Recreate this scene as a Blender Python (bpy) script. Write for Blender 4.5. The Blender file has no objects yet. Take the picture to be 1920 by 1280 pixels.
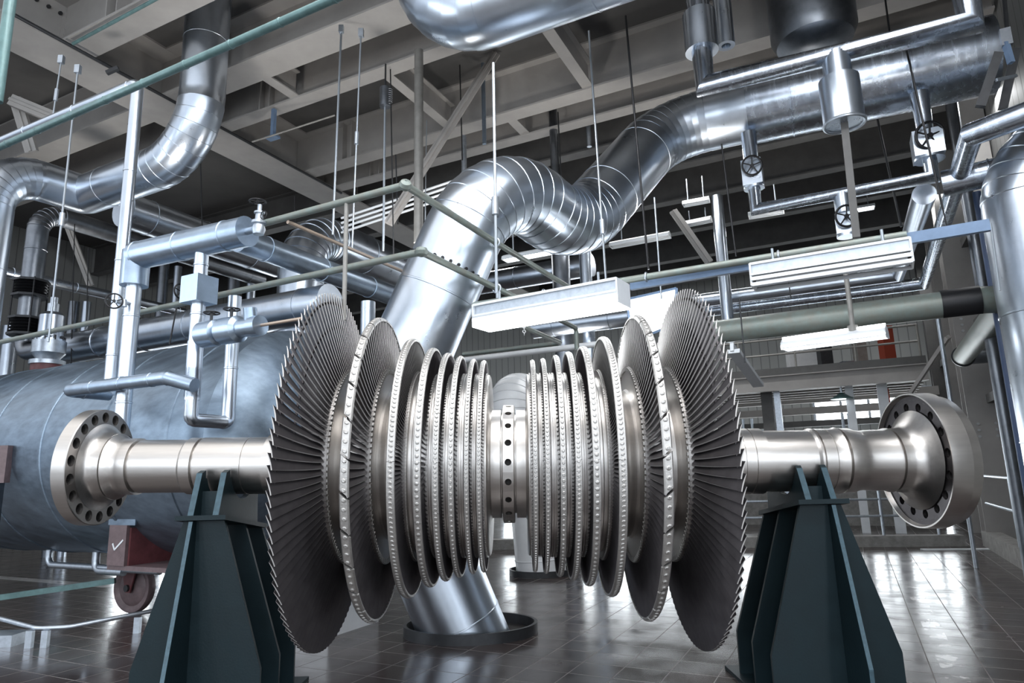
import bpy, math, random
from math import sin, cos, tan, pi, radians, sqrt, atan2, hypot
from mathutils import Vector, Matrix
V3 = Vector
scene = bpy.context.scene
COL = scene.collection
random.seed(7)
# ------------------------------------------------------------------ camera
FPX, PITCH, ROLL, EYE = 1250.0, radians(11.25), radians(1.5), 1.7
cam_d = bpy.data.cameras.new('camera'); cam = bpy.data.objects.new('camera', cam_d)
COL.objects.link(cam); scene.camera = cam
cam_d.sensor_width = 36.0; cam_d.lens = FPX/1920*36.0; cam_d.clip_end = 300
cam.location = (0, 0, EYE)
cam.rotation_euler = (Matrix.Rotation(pi/2+PITCH, 4, 'X') @ Matrix.Rotation(-ROLL, 4, 'Z')).to_euler()
def ray(px, py):
    X = (px-960)/FPX; Y = (640-py)/FPX; c, s = cos(ROLL), sin(ROLL)
    xr = X*c+Y*s; yu = -X*s+Y*c
    return V3((xr, cos(PITCH)-yu*sin(PITCH), sin(PITCH)+yu*cos(PITCH)))
def P(px, py, Y):                       # the place at distance Y (metres ahead) seen at a pixel of the survey
    d = ray(px, py); return V3((0, 0, EYE))+d*(Y/d.y)
def Pz(px, py, z):
    d = ray(px, py); return V3((0, 0, EYE))+d*((z-EYE)/d.z)
def proj(p):
    x, y, z = p[0], p[1], p[2]-EYE
    zf = y*cos(PITCH)+z*sin(PITCH); yu = -y*sin(PITCH)+z*cos(PITCH)
    c, s = cos(ROLL), sin(ROLL)
    return 960+FPX*(x*c-yu*s)/zf, 640-FPX*(x*s+yu*c)/zf
AZ = radians(26.4)
VD = V3((sin(AZ), cos(AZ), 0)); UD = V3((cos(AZ), -sin(AZ), 0)); ZD = V3((0, 0, 1))   # hall axes: along, across, up
def go(p, d, px):                       # from p along direction d until column px
    lo, hi = -60.0, 60.0; best = None
    for k in range(1201):
        t = lo+(hi-lo)*k/1200; q = p+d*t
        if q.y < 0.8: continue
        e = abs(proj(q)[0]-px)
        if best is None or e < best[0]: best = (e, t)
    t = best[1]; st = .05
    for _ in range(30):
        c = [(abs(proj(p+d*(t+k*st))[0]-px), t+k*st) for k in (-1, 0, 1)]
        t = min(c)[1]; st *= .6
    return p+d*t
def vert(p, py):                        # from p straight up or down to row py
    lo, hi = -5.0, 14.0
    for _ in range(60):
        m = (lo+hi)/2
        if proj((p.x, p.y, m))[1] > py: lo = m
        else: hi = m
    return V3((p.x, p.y, (lo+hi)/2))
def Uv(p): return p.dot(UD)
def Vv(p): return p.dot(VD)
def UV(u, v, z=0): return UD*u+VD*v+ZD*z
# ------------------------------------------------------------------ materials
def _nodes(name):
    m = bpy.data.materials.new(name); m.use_nodes = True
    nt = m.node_tree; b = nt.nodes['Principled BSDF']; return m, nt, b
def mat(name, col, rough=.5, metal=0., noise=0., nscale=6., bump=0., bscale=40., stretch=None, rvar=0., spec=None, col2=None):
    m, nt, b = _nodes(name)
    b.inputs['Base Color'].default_value = (*col, 1); b.inputs['Roughness'].default_value = rough; b.inputs['Metallic'].default_value = metal
    if spec is not None: b.inputs['Specular IOR Level'].default_value = spec
    tc = nt.nodes.new('ShaderNodeTexCoord'); mp = nt.nodes.new('ShaderNodeMapping')
    nt.links.new(tc.outputs['Object'], mp.inputs['Vector'])
    if stretch: mp.inputs['Scale'].default_value = stretch
    if noise or rvar:
        n = nt.nodes.new('ShaderNodeTexNoise'); n.inputs['Scale'].default_value = nscale; n.inputs['Detail'].default_value = 6; n.inputs['Roughness'].default_value = .62
        nt.links.new(mp.outputs['Vector'], n.inputs['Vector'])
        if noise:
            r = nt.nodes.new('ShaderNodeValToRGB'); r.color_ramp.elements[0].position = .3; r.color_ramp.elements[1].position = .72
            c2 = col2 or tuple(max(0, c*(1-noise)) for c in col)
            r.color_ramp.elements[0].color = (*c2, 1); r.color_ramp.elements[1].color = (*col, 1)
            nt.links.new(n.outputs['Fac'], r.inputs['Fac']); nt.links.new(r.outputs['Color'], b.inputs['Base Color'])
        if rvar:
            mr = nt.nodes.new('ShaderNodeMapRange'); mr.inputs['To Min'].default_value = max(.02, rough-rvar); mr.inputs['To Max'].default_value = min(1, rough+rvar)
            nt.links.new(n.outputs['Fac'], mr.inputs['Value']); nt.links.new(mr.outputs['Result'], b.inputs['Roughness'])
    if bump:
        n2 = nt.nodes.new('ShaderNodeTexNoise'); n2.inputs['Scale'].default_value = bscale; n2.inputs['Detail'].default_value = 4
        nt.links.new(mp.outputs['Vector'], n2.inputs['Vector'])
        bp = nt.nodes.new('ShaderNodeBump'); bp.inputs['Strength'].default_value = bump; bp.inputs['Distance'].default_value = .02
        nt.links.new(n2.outputs['Fac'], bp.inputs['Height']); nt.links.new(bp.outputs['Normal'], b.inputs['Normal'])
    return m
def glow(name, col, s):
    m, nt, b = _nodes(name)
    b.inputs['Base Color'].default_value = (.9, .9, .9, 1)
    b.inputs['Emission Color'].default_value = (*col, 1); b.inputs['Emission Strength'].default_value = s
    return m
M = dict(
 steel=mat('rotor_steel', (.60, .575, .55), .33, 1, .10, 3, .05, 220, (1, 14, 14), .06),
 rim=mat('shroud_steel', (.52, .505, .485), .45, .85, .18, 30, .15, 120),
 blade=mat('blade_steel', (.185, .172, .18), .48, .9, .25, 9, 0, 0, None, .07), bladeglint=mat('blade_edge_highlight', (.43, .415, .40), .5, .0), facereflect=mat('flange_face_dark_reflection', (.13, .12, .125), .4, 1, .3, 8),
 hole=mat('bolt_hole_dark', (.03, .028, .027), .6, .5),
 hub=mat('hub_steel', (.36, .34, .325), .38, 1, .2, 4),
 stand=mat('dark_teal_paint', (.008, .019, .024), .48, 0, .25, 5, .05, 60, None, .06, .25),
 standedge=mat('worn_teal_edge', (.05, .10, .13), .4, .2, .4, 30),
 alu=mat('aluminium_cladding', (.68, .75, .84), .29, 1, .14, 3, .12, 1.6, None, .05),
 alud=mat('brushed_aluminium_cladding', (.60, .66, .74), .29, 1, .22, 3, .08, 1.6, None, .05),
 alub=mat('blue_grey_cladding', (.40, .49, .60), .33, .92, .22, 6, .08, 14, None, .1),
 alus=mat('streaked_cladding', (.66, .73, .83), .26, 1, .45, 1.6, .02, 5, (6, 6, .8), .10, None, (.40, .44, .50)),
 aludk=mat('dull_dark_cladding', (.27, .29, .32), .36, 1, .3, 6, .06, 12, None, .1),
 galv=mat('galvanised_steel', (.55, .60, .66), .38, .9, .25, 18),
 tank=mat('tank_cladding', (.27, .345, .43), .38, .85, .40, 3.2, .05, 8, (.5, 3, 3), .12),
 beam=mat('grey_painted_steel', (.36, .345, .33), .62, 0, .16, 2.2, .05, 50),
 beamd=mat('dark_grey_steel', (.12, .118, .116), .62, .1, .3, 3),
 deck=mat('ceiling_deck_concrete', (.095, .092, .09), .85, 0, .22, 1.6, .1, 20),
 green=mat('verdigris_pipe_paint', (.21, .26, .24), .42, .25, .5, 9, .05, 40, None, .1, None, (.20, .20, .175)),
 tealpipe=mat('teal_green_pipe_paint', (.13, .23, .23), .35, .2, .4, 9, .05, 40),
 grpipe=mat('grey_pipe_paint', (.30, .29, .27), .45, .2, .3, 6),
 black=mat('black_iron', (.018, .018, .02), .42, .4),
 dark=mat('dark_iron', (.05, .052, .056), .45, .5, .3, 12),
 rod=mat('hanger_rod_steel', (.40, .44, .48), .35, .8),
 red=mat('red_brown_paint', (.16, .05, .055), .5, 0, .45, 8, .08, 30),
 brown=mat('purple_brown_paint', (.17, .12, .125), .48, .1, .4, 10, .08, 40),
 bolt=mat('zinc_bolt', (.45, .46, .47), .4, .9),
 white=mat('white_enamel', (.72, .75, .78), .4, 0, .1, 5),
 pale=mat('pale_cladding', (.84, .85, .86), .42, .15, .12, 4),
 bluestrut=mat('blue_painted_strut', (.17, .25, .38), .45, .1, .2, 10),
 navy=mat('navy_paint', (.05, .08, .16), .5),
 concrete=mat('kerb_concrete', (.32, .31, .295), .85, 0, .4, 7, .2, 30),
 copper=mat('brown_small_pipe', (.42, .33, .26), .4, .5),
 tube=glow('fluorescent_tube', (.93, .97, 1.0), 14.0),
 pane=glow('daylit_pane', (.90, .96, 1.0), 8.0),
 rust=mat('rust_red_panel', (.30, .045, .02), .6),
)
# ------------------------------------------------------------------ mesh building
ORG = {}
class MB:
    def __init__(s): s.v = []; s.f = []; s.m = []; s.mats = []
    def _mi(s, m):
        if m is None: return 0
        if m not in s.mats: s.mats.append(m)
        return s.mats.index(m)
    def add(s, vs, fs, m=None):
        b = len(s.v); s.v.extend(V3(p) for p in vs); s.f.extend(tuple(i+b for i in f) for f in fs)
        k = s._mi(m) if m else 0; s.m.extend([k]*len(fs)); return s
    def obox(s, c, ax, ay, az, m=None):      # centre and three half vectors
        c = V3(c); q = [c+ax*i+ay*j+az*k for i in (-1, 1) for j in (-1, 1) for k in (-1, 1)]
        f = [(0, 1, 3, 2), (4, 6, 7, 5), (0, 4, 5, 1), (2, 3, 7, 6), (0, 2, 6, 4), (1, 5, 7, 3)]
        if ax.cross(ay).dot(az) < 0: f = [t[::-1] for t in f]
        return s.add(q, f, m)
    def box(s, c, sx, sy, sz, m=None, rot=None):
        ax, ay, az = V3((sx/2, 0, 0)), V3((0, sy/2, 0)), V3((0, 0, sz/2))
        if rot: ax, ay, az = rot @ ax, rot @ ay, rot @ az
        return s.obox(c, ax, ay, az, m)
    def bar(s, p, q, w, h, up=ZD, m=None):
        p, q = V3(p), V3(q); d = q-p; L = d.length; d = d/L
        sd = d.cross(up)
        if sd.length < 1e-4: sd = d.cross(V3((1, 0, 0)))
        sd.normalize(); u = sd.cross(d)
        return s.obox((p+q)/2, d*(L/2), sd*(w/2), u*(h/2), m)
    def ibeam(s, p, q, w, h, tf=.03, tw=.02, up=ZD, m=None):   # I section, p and q on the centre of the lower flange underside
        p, q = V3(p), V3(q); d = (q-p).normalized(); sd = d.cross(up).normalized(); u = sd.cross(d)
        for o, ww, hh in ((u*tf/2, w, tf), (u*(h/2), tw, h-2*tf), (u*(h-tf/2), w, tf)):
            s.bar(p+o, q+o, ww, hh, up, m)
        return s
    def prism(s, poly, off, m=None):         # planar polygon extruded by vector off
        n = len(poly); a = [V3(p) for p in poly]; b = [p+off for p in a]
        nrm = V3((0, 0, 0))
        for i in range(n): nrm += (a[i]-a[0]).cross(a[(i+1) % n]-a[0])
        fs = [tuple(range(n))[::-1], tuple(range(n, 2*n))]+[(i, (i+1) % n, n+(i+1) % n, n+i) for i in range(n)]
        if nrm.dot(off) < 0: fs = [f[::-1] for f in fs]
        return s.add(a+b, fs, m)
    def ringsurf(s, rings, closed=True, cap0=True, cap1=True, m=None):
        n = len(rings[0]); vs = [p for r in rings for p in r]; fs = []
        for k in range(len(rings)-1):
            for i in range(n if closed else n-1):
                j = (i+1) % n; fs.append((k*n+i, k*n+j, (k+1)*n+j, (k+1)*n+i))
        if cap0: fs.append(tuple(range(n))[::-1])
        if cap1: fs.append(tuple(range((len(rings)-1)*n, len(rings)*n)))
        return s.add(vs, fs, m)
    def lathe(s, prof, o=V3((0, 0, 0)), ax=V3((1, 0, 0)), seg=48, m=None, caps=True, loop=False):
        ax = V3(ax).normalized(); t = V3((0, 0, 1)) if abs(ax.z) < .9 else V3((1, 0, 0))
        e1 = (t-ax*t.dot(ax)).normalized(); e2 = ax.cross(e1); o = V3(o)
        pr = list(prof)+([prof[0]] if loop else [])
        rings = [[o+ax*a+(e1*cos(2*pi*i/seg)+e2*sin(2*pi*i/seg))*max(r, 1e-4) for i in range(seg)] for a, r in pr]
        return s.ringsurf(rings, True, caps and not loop, caps and not loop, m)
    def cyl(s, p, q, r, seg=16, m=None, r2=None):
        p, q = V3(p), V3(q); d = q-p
        return s.lathe([(0, r), (d.length, r if r2 is None else r2)], p, d, seg, m)
    def torus(s, c, ax, R, r, seg=32, ms=8, m=None):
        return s.lathe([(r*sin(2*pi*k/ms), R+r*cos(2*pi*k/ms)) for k in range(ms)][::-1], c, ax, seg, m, loop=True)
    def tube(s, path, rad, seg=20, m=None, caps=True, e0=None):
        pts = [V3(p) for p in path]; rr = rad if isinstance(rad, (list, tuple)) else [rad]*len(pts)
        tg = []
        for i in range(len(pts)):
            a = pts[max(i-1, 0)]; b = pts[min(i+1, len(pts)-1)]; d = b-a
            if 0 < i < len(pts)-1:
                d = (pts[i]-a).normalized()+(b-pts[i]).normalized()
            tg.append(d.normalized() if d.length > 1e-9 else V3((0, 0, 1)))
        t = tg[0]; e = V3((0, 0, 1)) if abs(t.z) < .9 else V3((1, 0, 0))
        e = (e-t*e.dot(t)).normalized(); rings = []
        for i, p in enumerate(pts):
            t = tg[i]; e = (e-t*e.dot(t)).normalized(); f = t.cross(e)
            k = 1.0
            rings.append([p+(e*cos(2*pi*j/seg)+f*sin(2*pi*j/seg))*rr[i]*k for j in range(seg)])
        return s.ringsurf(rings, True, caps, caps, m)
    def build(s, name, m, parent=None, label=None, local=False, smooth=35, org=None):
        me = bpy.data.meshes.new(name)
        if local: off = V3((0, 0, 0))
        elif parent is not None: off = ORG[parent.name]
        else:
            if org is None:
                n = len(s.v); xs = [p.x for p in s.v]; ys = [p.y for p in s.v]; zs = [p.z for p in s.v]
                org = V3(((min(xs)+max(xs))/2, (min(ys)+max(ys))/2, min(zs)))
            off = V3(org)
        me.from_pydata([p-off for p in s.v], [], s.f)
        if s.mats:
            for k in s.mats: me.materials.append(k)
            me.polygons.foreach_set('material_index', s.m)
        else: me.materials.append(m)
        me.validate(); me.update()
        if smooth:
            me.polygons.foreach_set('use_smooth', [True]*len(me.polygons))
            me.set_sharp_from_angle(angle=radians(smooth))
        o = bpy.data.objects.new(name, me); COL.objects.link(o)
        if parent is not None: o.parent = parent
        elif not local: o.location = off
        ORG[o.name] = off if not local else V3((0, 0, 0))
        if label: o['label'] = label
        return o
def tag(o, label, cat, group=None, kind=None):
    if label: o['label'] = label
    if cat: o['category'] = cat
    if group: o['group'] = group
    if kind: o['kind'] = kind
    return o
def thing(name, label, cat, loc, group=None):
    o = bpy.data.objects.new(name, None); COL.objects.link(o); o.location = loc; o.empty_display_size = .2
    ORG[o.name] = V3(loc); return tag(o, label, cat, group)
def struct(o): o['kind'] = 'structure'; return o
def fillet(pts, rad, n=7):                # round the corners of a polyline
    pts = [V3(p) for p in pts]; out = [pts[0]]
    for i in range(1, len(pts)-1):
        r = rad[i-1] if isinstance(rad, (list, tuple)) else rad
        a, b, c = pts[i-1], pts[i], pts[i+1]; d1 = (a-b); d2 = (c-b); l1, l2 = d1.length, d2.length; d1 /= l1; d2 /= l2
        ang = d1.angle(d2)
        if r <= 0 or ang > pi-.02: out.append(b); continue
        t = min(r/tan(ang/2), .49*l1 if i > 1 else .98*l1, .49*l2 if i < len(pts)-2 else .98*l2)
        p, q = b+d1*t, b+d2*t
        bis = (d1+d2).normalized(); r2 = t*tan(ang/2); cc = b+bis*(r2/sin(ang/2))
        v1 = (p-cc); ax = v1.cross(q-cc)
        if ax.length < 1e-9: out.append(b); continue
        ax.normalize(); tot = v1.angle(q-cc)
        for k in range(n+1): out.append(cc+Matrix.Rotation(tot*k/n, 3, ax) @ v1)
    out.append(pts[-1]); return out
def seams(path, r, every=.9, h=.012, w=.012, bends=True):   # raised cladding seams along a path; returns new path and radii
    out = [path[0]]; rr = [r]; acc = every*.4
    for i in range(len(path)-1):
        a, b = path[i], path[i+1]; L = (b-a).length; d = (b-a)/max(L, 1e-9); pos = 0.0
        if L > .35 or not bends:
            while pos+acc < L-.03:
                pos += acc; acc = every
                for o_, k in ((-w, 0), (-w*.6, h), (w*.6, h), (w, 0)): out.append(a+d*(pos+o_)); rr.append(r+k)
            acc -= (L-pos)
            if acc < .05: acc = every
            out.append(b); rr.append(r)
        else:
            # a gore of an elbow: a bead at its joint
            if L > .05:
                for o_, k in ((L-w*1.4, 0), (L-w*.8, h), (L, h)): out.append(a+d*o_); rr.append(r+k)
            else: out.append(b); rr.append(r)
    return out, rr
def pipe(name, label, cat, pts, r, m, bend=0., n=7, seg=20, seam=0., h=.012, group=None, parent=None, plabel=None, caps=True):
    path = fillet(pts, bend, n) if bend else [V3(p) for p in pts]
    rr = r
    if seam: path, rr = seams(path, r, seam, h)
    mb = MB().tube(path, rr, seg, None, caps); o = mb.build(name, m, parent, plabel)
    return o if parent else tag(o, label, cat, group)
def handwheel(mb, c, ax, R, m=None, spokes=5, tr=None):
    ax = V3(ax).normalized(); t = V3((0, 0, 1)) if abs(ax.z) < .9 else V3((1, 0, 0))
    e1 = (t-ax*t.dot(ax)).normalized(); e2 = ax.cross(e1); tr = tr or R*.11
    mb.torus(c, ax, R, tr, 28, 8, m); mb.cyl(c-ax*R*.12, c+ax*R*.12, R*.2, 12, m)
    for k in range(spokes):
        a = 2*pi*k/spokes; mb.cyl(c, c+(e1*cos(a)+e2*sin(a))*R, tr*.62, 8, m)
    return mb
# ================================================================== floor
def floor_mat():
    m, nt, b = _nodes('glossy_brown_tiles'); N = nt.nodes; L = nt.links
    tc = N.new('ShaderNodeTexCoord'); mp = N.new('ShaderNodeMapping'); mp.inputs['Rotation'].default_value = (0, 0, AZ)
    L.new(tc.outputs['Object'], mp.inputs['Vector'])
    br = N.new('ShaderNodeTexBrick'); br.offset = 0.0; br.inputs['Scale'].default_value = 1.0
    br.inputs['Brick Width'].default_value = .40; br.inputs['Row Height'].default_value = .36; br.inputs['Mortar Size'].default_value = .005; br.inputs['Mortar Smooth'].default_value = .2
    br.inputs['Color1'].default_value = (.062, .047, .044, 1); br.inputs['Color2'].default_value = (.042, .034, .033, 1); br.inputs['Mortar'].default_value = (.17, .155, .15, 1)
    L.new(mp.outputs['Vector'], br.inputs['Vector'])
    n = N.new('ShaderNodeTexNoise'); n.inputs['Scale'].default_value = .9; n.inputs['Detail'].default_value = 5; L.new(mp.outputs['Vector'], n.inputs['Vector'])
    mx = N.new('ShaderNodeMixRGB'); mx.blend_type = 'MULTIPLY'; mx.inputs['Fac'].default_value = .5
    r = N.new('ShaderNodeValToRGB'); r.color_ramp.elements[0].position = .35; r.color_ramp.elements[0].color = (.55, .5, .5, 1); r.color_ramp.elements[1].position = .7
    L.new(n.outputs['Fac'], r.inputs['Fac']); L.new(br.outputs['Color'], mx.inputs['Color1']); L.new(r.outputs['Color'], mx.inputs['Color2'])
    sx = N.new('ShaderNodeSeparateXYZ'); L.new(mp.outputs['Vector'], sx.inputs[0])
    def mth(op, a_, b_=None):
        k = N.new('ShaderNodeMath'); k.operation = op
        for i_, q in enumerate((a_, b_)):
            if q is None: continue
            if isinstance(q, (int, float)): k.inputs[i_].default_value = q
            else: L.new(q, k.inputs[i_])
        return k.outputs[0]
    def strip(axis, c_, hw, axis2, lo, hi):       # a straight strip on the tiles
        m1 = mth('LESS_THAN', mth('ABSOLUTE', mth('SUBTRACT', sx.outputs[axis], c_)), hw)
        return mth('MULTIPLY', m1, mth('MULTIPLY', mth('GREATER_THAN', sx.outputs[axis2], lo), mth('LESS_THAN', sx.outputs[axis2], hi)))
    nz = N.new('ShaderNodeTexNoise'); nz.inputs['Scale'].default_value = 3.2; nz.inputs['Detail'].default_value = 7; nz.inputs['Roughness'].default_value = .7; L.new(mp.outputs['Vector'], nz.inputs['Vector'])
    pa_ = Pz(1745, 1170, 0); pw = mth('MULTIPLY', strip('X', Uv(pa_), .085, 'Y', 4, 11.5), mth('GREATER_THAN', nz.outputs['Fac'], .535))  # right: worn white painted line
    pl_ = Pz(120, 1092, 0); pw2 = mth('MULTIPLY', strip('Y', Vv(pl_), .13, 'X', -30, Uv(Pz(330, 1108, 0))), mth('GREATER_THAN', nz.outputs['Fac'], .40))  # left: pale patchy strip
    mk = mth('MAXIMUM', pw, pw2)
    mx2 = N.new('ShaderNodeMixRGB'); L.new(mk, mx2.inputs['Fac']); L.new(mx.outputs['Color'], mx2.inputs['Color1']); mx2.inputs['Color2'].default_value = (.48, .47, .46, 1)
    L.new(mx2.outputs['Color'], b.inputs['Base Color'])
    n2 = N.new('ShaderNodeTexNoise'); n2.inputs['Scale'].default_value = 2.4; n2.inputs['Detail'].default_value = 6; L.new(mp.outputs['Vector'], n2.inputs['Vector'])
    mr = N.new('ShaderNodeMapRange'); mr.inputs['From Min'].default_value = .3; mr.inputs['From Max'].default_value = .75; mr.inputs['To Min'].default_value = .12; mr.inputs['To Max'].default_value = .30
    L.new(n2.outputs['Fac'], mr.inputs['Value'])
    ad = N.new('ShaderNodeMath'); ad.operation = 'MULTIPLY_ADD'; ad.inputs[1].default_value = .4; L.new(br.outputs['Fac'], ad.inputs[0]); L.new(mr.outputs['Result'], ad.inputs[2])
    L.new(ad.outputs[0], b.inputs['Roughness']); b.inputs['Specular IOR Level'].default_value = .75
    bp = N.new('ShaderNodeBump'); bp.inputs['Strength'].default_value = .25; bp.inputs['Distance'].default_value = .01
    n3 = N.new('ShaderNodeTexNoise'); n3.inputs['Scale'].default_value = 5.5; n3.inputs['Detail'].default_value = 2; L.new(mp.outputs['Vector'], n3.inputs['Vector'])
    sb = N.new('ShaderNodeMath'); sb.operation = 'MULTIPLY_ADD'; sb.inputs[1].default_value = -.6; L.new(br.outputs['Fac'], sb.inputs[0]); 
    sc_ = N.new('ShaderNodeMath'); sc_.operation = 'MULTIPLY'; sc_.inputs[1].default_value = .35; L.new(n3.outputs['Fac'], sc_.inputs[0]); L.new(sc_.outputs[0], sb.inputs[2])
    L.new(sb.outputs[0], bp.inputs['Height']); L.new(bp.outputs['Normal'], b.inputs['Normal'])
    return m
M['floor'] = floor_mat()
f = MB().box((2, 14, -.15), 64, 44, .3).build('floor', M['floor'], smooth=0, org=(0, 0, 0)); struct(f)
# ================================================================== turbine rotor
ROT_D, ROT_Z, ROT_X = 5.6, 1.79, -.05
rotor = thing('turbine_rotor', 'large steel steam turbine rotor with bladed wheels, lying across two dark stands', 'turbine rotor', (ROT_X, ROT_D, ROT_Z))
rotor.rotation_euler = (0, radians(1.0), radians(-.5))
XT = [.218, .305, .415, .522, .646, .815, 1.085, 1.475]
RT = [.846, .858, .883, .910, .953, 1.031, 1.206, 1.417]
WD = [.036, .036, .042, .047, .054, .058, .064, .03]
NB = [180, 170, 134, 175, 128, 184, 120, 116]
RB = [.735, .735, .735, .735, .735, .760, .780, .775]
def ring_pt(x, r, th): return V3((x, -r*cos(th), r*sin(th)))       # th = 0 faces the viewer
def mir(mb, s):
    if s < 0:
        mb.v = [V3((-p.x, p.y, p.z)) for p in mb.v]; mb.f = [t[::-1] for t in mb.f]
    return mb
def holed(mb, fn, cu, cv, hu, hv, r, metric, depth, n=16, m=None, mh=None, r2=None, d2=0.):
    A, B, C, D_, E_ = [], [], [], [], []
    for k in range(n):
        a = 2*pi*(k+.0)/n; x, y = cos(a), sin(a); q = max(abs(x), abs(y))
        A.append(fn(cu+hu*x/q, cv+hv*y/q, 0)); B.append(fn(cu+r*x/metric[0], cv+r*y/metric[1], 0))
        C.append(fn(cu+r*.97*x/metric[0], cv+r*.97*y/metric[1], d2 or depth))
        if r2: D_.append(fn(cu+r2*x/metric[0], cv+r2*y/metric[1], d2)); E_.append(fn(cu+r2*x/metric[0], cv+r2*y/metric[1], depth))
    rings = [A, B, C]+([D_, E_] if r2 else [])
    for k in range(len(rings)-1):
        mb.ringsurf([rings[k], rings[k+1]], True, False, False, m if k < 2 else mh)
    mb.add(rings[-1], [tuple(range(n))], mh)
# ---- middle ring with radial holes
mb = MB(); RR, HW = .477, .0475; nh = 20
fn = lambda u, v, d: ring_pt(v, RR-d, u)
for k in range(nh):
    holed(mb, fn, 2*pi*k/nh, 0, pi/nh, HW*.86, .026, (RR, 1), .05, 16, M['steel'], M['hole'])
for sx in (-1, 1):
    sub = MB().lathe([(HW*.86, RR), (HW, RR-.008), (HW, .40)], seg=80, m=M['steel'], caps=False)
    mir(sub, sx); b0 = len(mb.v); mb.v += sub.v; mb.f += [tuple(i+b0 for i in t) for t in sub.f]; mb.m += [mb._mi(M['steel'])]*len(sub.f)
mb.build('balance_ring', M['steel'], rotor, local=True)
for s in (-1, 1):
    # drum with the wheels' hubs
    prof = [(0, .40), (HW+.006, .40), (.060, .40), (.062, .437), (.135, .437), (.142, .45), (.147, .46), (.147, .715), (.155, .728), (.176, .728)]
    def groove(x0, x1, r, n=3):
        out = [(x0, r-.028), (x0+.004, r)]; w = (x1-x0)
        for k in range(1, n):
            xx = x0+w*k/n; out += [(xx-.005, r), (xx-.003, r-.012), (xx+.003, r-.012), (xx+.005, r)]
        return out+[(x1-.004, r), (x1, r-.028)]
    for i in range(5):
        a = XT[i]+.004; b_ = XT[i+1]-WD[i+1]-.004
        if i < 4: prof += groove(a+.006, b_-.004, .742, 3 if i != 2 else 2)
    prof += [(.655, .71), (.662, .728), (.69, .728), (.70, .70), (.722, .70), (.726, .758)]
    prof += [(.853, .758), (.858, .735), (.866, .70), (.885, .64), (.915, .60), (.955, .585), (.973, .60), (.981, .64), (.985, .775), (1.14, .775), (1.145, .70), (1.16, .60), (1.185, .55), (1.225, .53),
             (1.26, .54), (1.28, .57), (1.289, .62), (1.293, .77), (1.463, .77), (1.47, .70), (1.48, .52), (1.49, .40), (1.51, .33), (1.53, .30)]
    mir(MB().lathe(prof, seg=112, caps=False), s).build('drum', M['steel'], rotor, local=True)
    # journal shaft
    if s > 0:
        sh = [(1.50, .31), (1.56, .275), (1.72, .272), (1.83, .268), (1.86, .268), (1.862, .261), (1.872, .261), (1.874, .266), (1.95, .266), (1.952, .258), (1.958, .258), (1.96, .266), (2.06, .266), (2.065, .247),
              (2.45, .247), (2.47, .262), (2.486, .262), (2.488, .236), (2.500, .236), (2.502, .258), (2.585, .258), (2.587, .252), (2.593, .252), (2.595, .258), (2.665, .258), (2.68, .268), (2.684, .268), (2.686, .228), (2.705, .228), (2.708, .262),
              (2.79, .262), (2.83, .246), (2.88, .240), (2.93, .246), (3.06, .246), (3.095, .258), (3.106, .258), (3.108, .228), (3.122, .228), (3.125, .256), (3.19, .258), (3.22, .266), (3.27, .31), (3.315, .385), (3.325, .40)]
        fx, fr, ft = 3.335, .545, .18
    else:
        sh = [(1.50, .31), (1.56, .275), (1.72, .272), (1.83, .262), (1.87, .262), (1.872, .255), (1.880, .255), (1.882, .258), (1.97, .258), (1.972, .232), (2.14, .232), (2.142, .226), (2.148, .226), (2.15, .232), (2.53, .232), (2.532, .204), (2.552, .204), (2.555, .231), (2.64, .231), (2.66, .216),
              (3.055, .216), (3.057, .203), (3.072, .203), (3.075, .231), (3.15, .231), (3.175, .226), (3.20, .236), (3.235, .262), (3.25, .27), (3.252, .245), (3.262, .27), (3.33, .275), (3.355, .29), (3.375, .33), (3.383, .352)]
        fx, fr, ft = 3.385, .472, .112
    mir(MB().lathe(sh, seg=96, caps=False), s).build('shaft', M['steel'], rotor, local=True)
    # coupling flange, bolt holes open towards the middle
    mb = MB(); nb = 16 if s > 0 else 18
    rin, ro = (.335, fr-.03) if s > 0 else (.33, fr-.006)
    rc = .43 if s > 0 else .405; hv_in, hv_out = rc-rin, ro-rc
    def fn(u, v, d, fx=fx): return ring_pt(fx+d, v, u)
    hr = .036 if s > 0 else .044; FM = M['facereflect'] if s > 0 else M['hub']  # right face coloured dark to stand for a dark reflection
    half = min(hv_out, .055)
    for k in range(nb):
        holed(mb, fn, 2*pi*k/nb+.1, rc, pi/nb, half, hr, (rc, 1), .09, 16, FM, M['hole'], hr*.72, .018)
    mb.lathe([(fx, rc-half), (fx, rin-.02)], seg=144, m=FM, caps=False)
    mb.lathe([(fx, ro), (fx, rc+half)], seg=144, m=FM, caps=False)
    if s > 0: outer = [(fx, .20), (fx+ft+.02, .20), (fx+ft+.02, fr-.03), (fx+.125, fr-.02), (fx+.122, fr-.03), (fx+.116, fr-.03), (fx+.112, fr), (fx+.004, fr), (fx-.035, fr-.004), (fx-.035, fr-.016), (fx-.006, fr-.026), (fx, ro)]
    else: outer = [(fx, .2), (fx+ft, .20), (fx+ft, fr-.008), (fx+ft-.006, fr), (fx+.006, fr), (fx, fr-.006)]
    sub = MB().lathe(outer[1:][::-1], seg=144, m=M['steel'], caps=False)
    sub.f = [t for t in sub.f]
    b0 = len(mb.v); mb.v += sub.v; mb.f += [tuple(i+b0 for i in t) for t in sub.f]; mb.m += [mb._mi(M['steel'])]*len(sub.f)
    mir(mb, s).build('coupling_flange', M['steel'], rotor, local=True)
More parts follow.
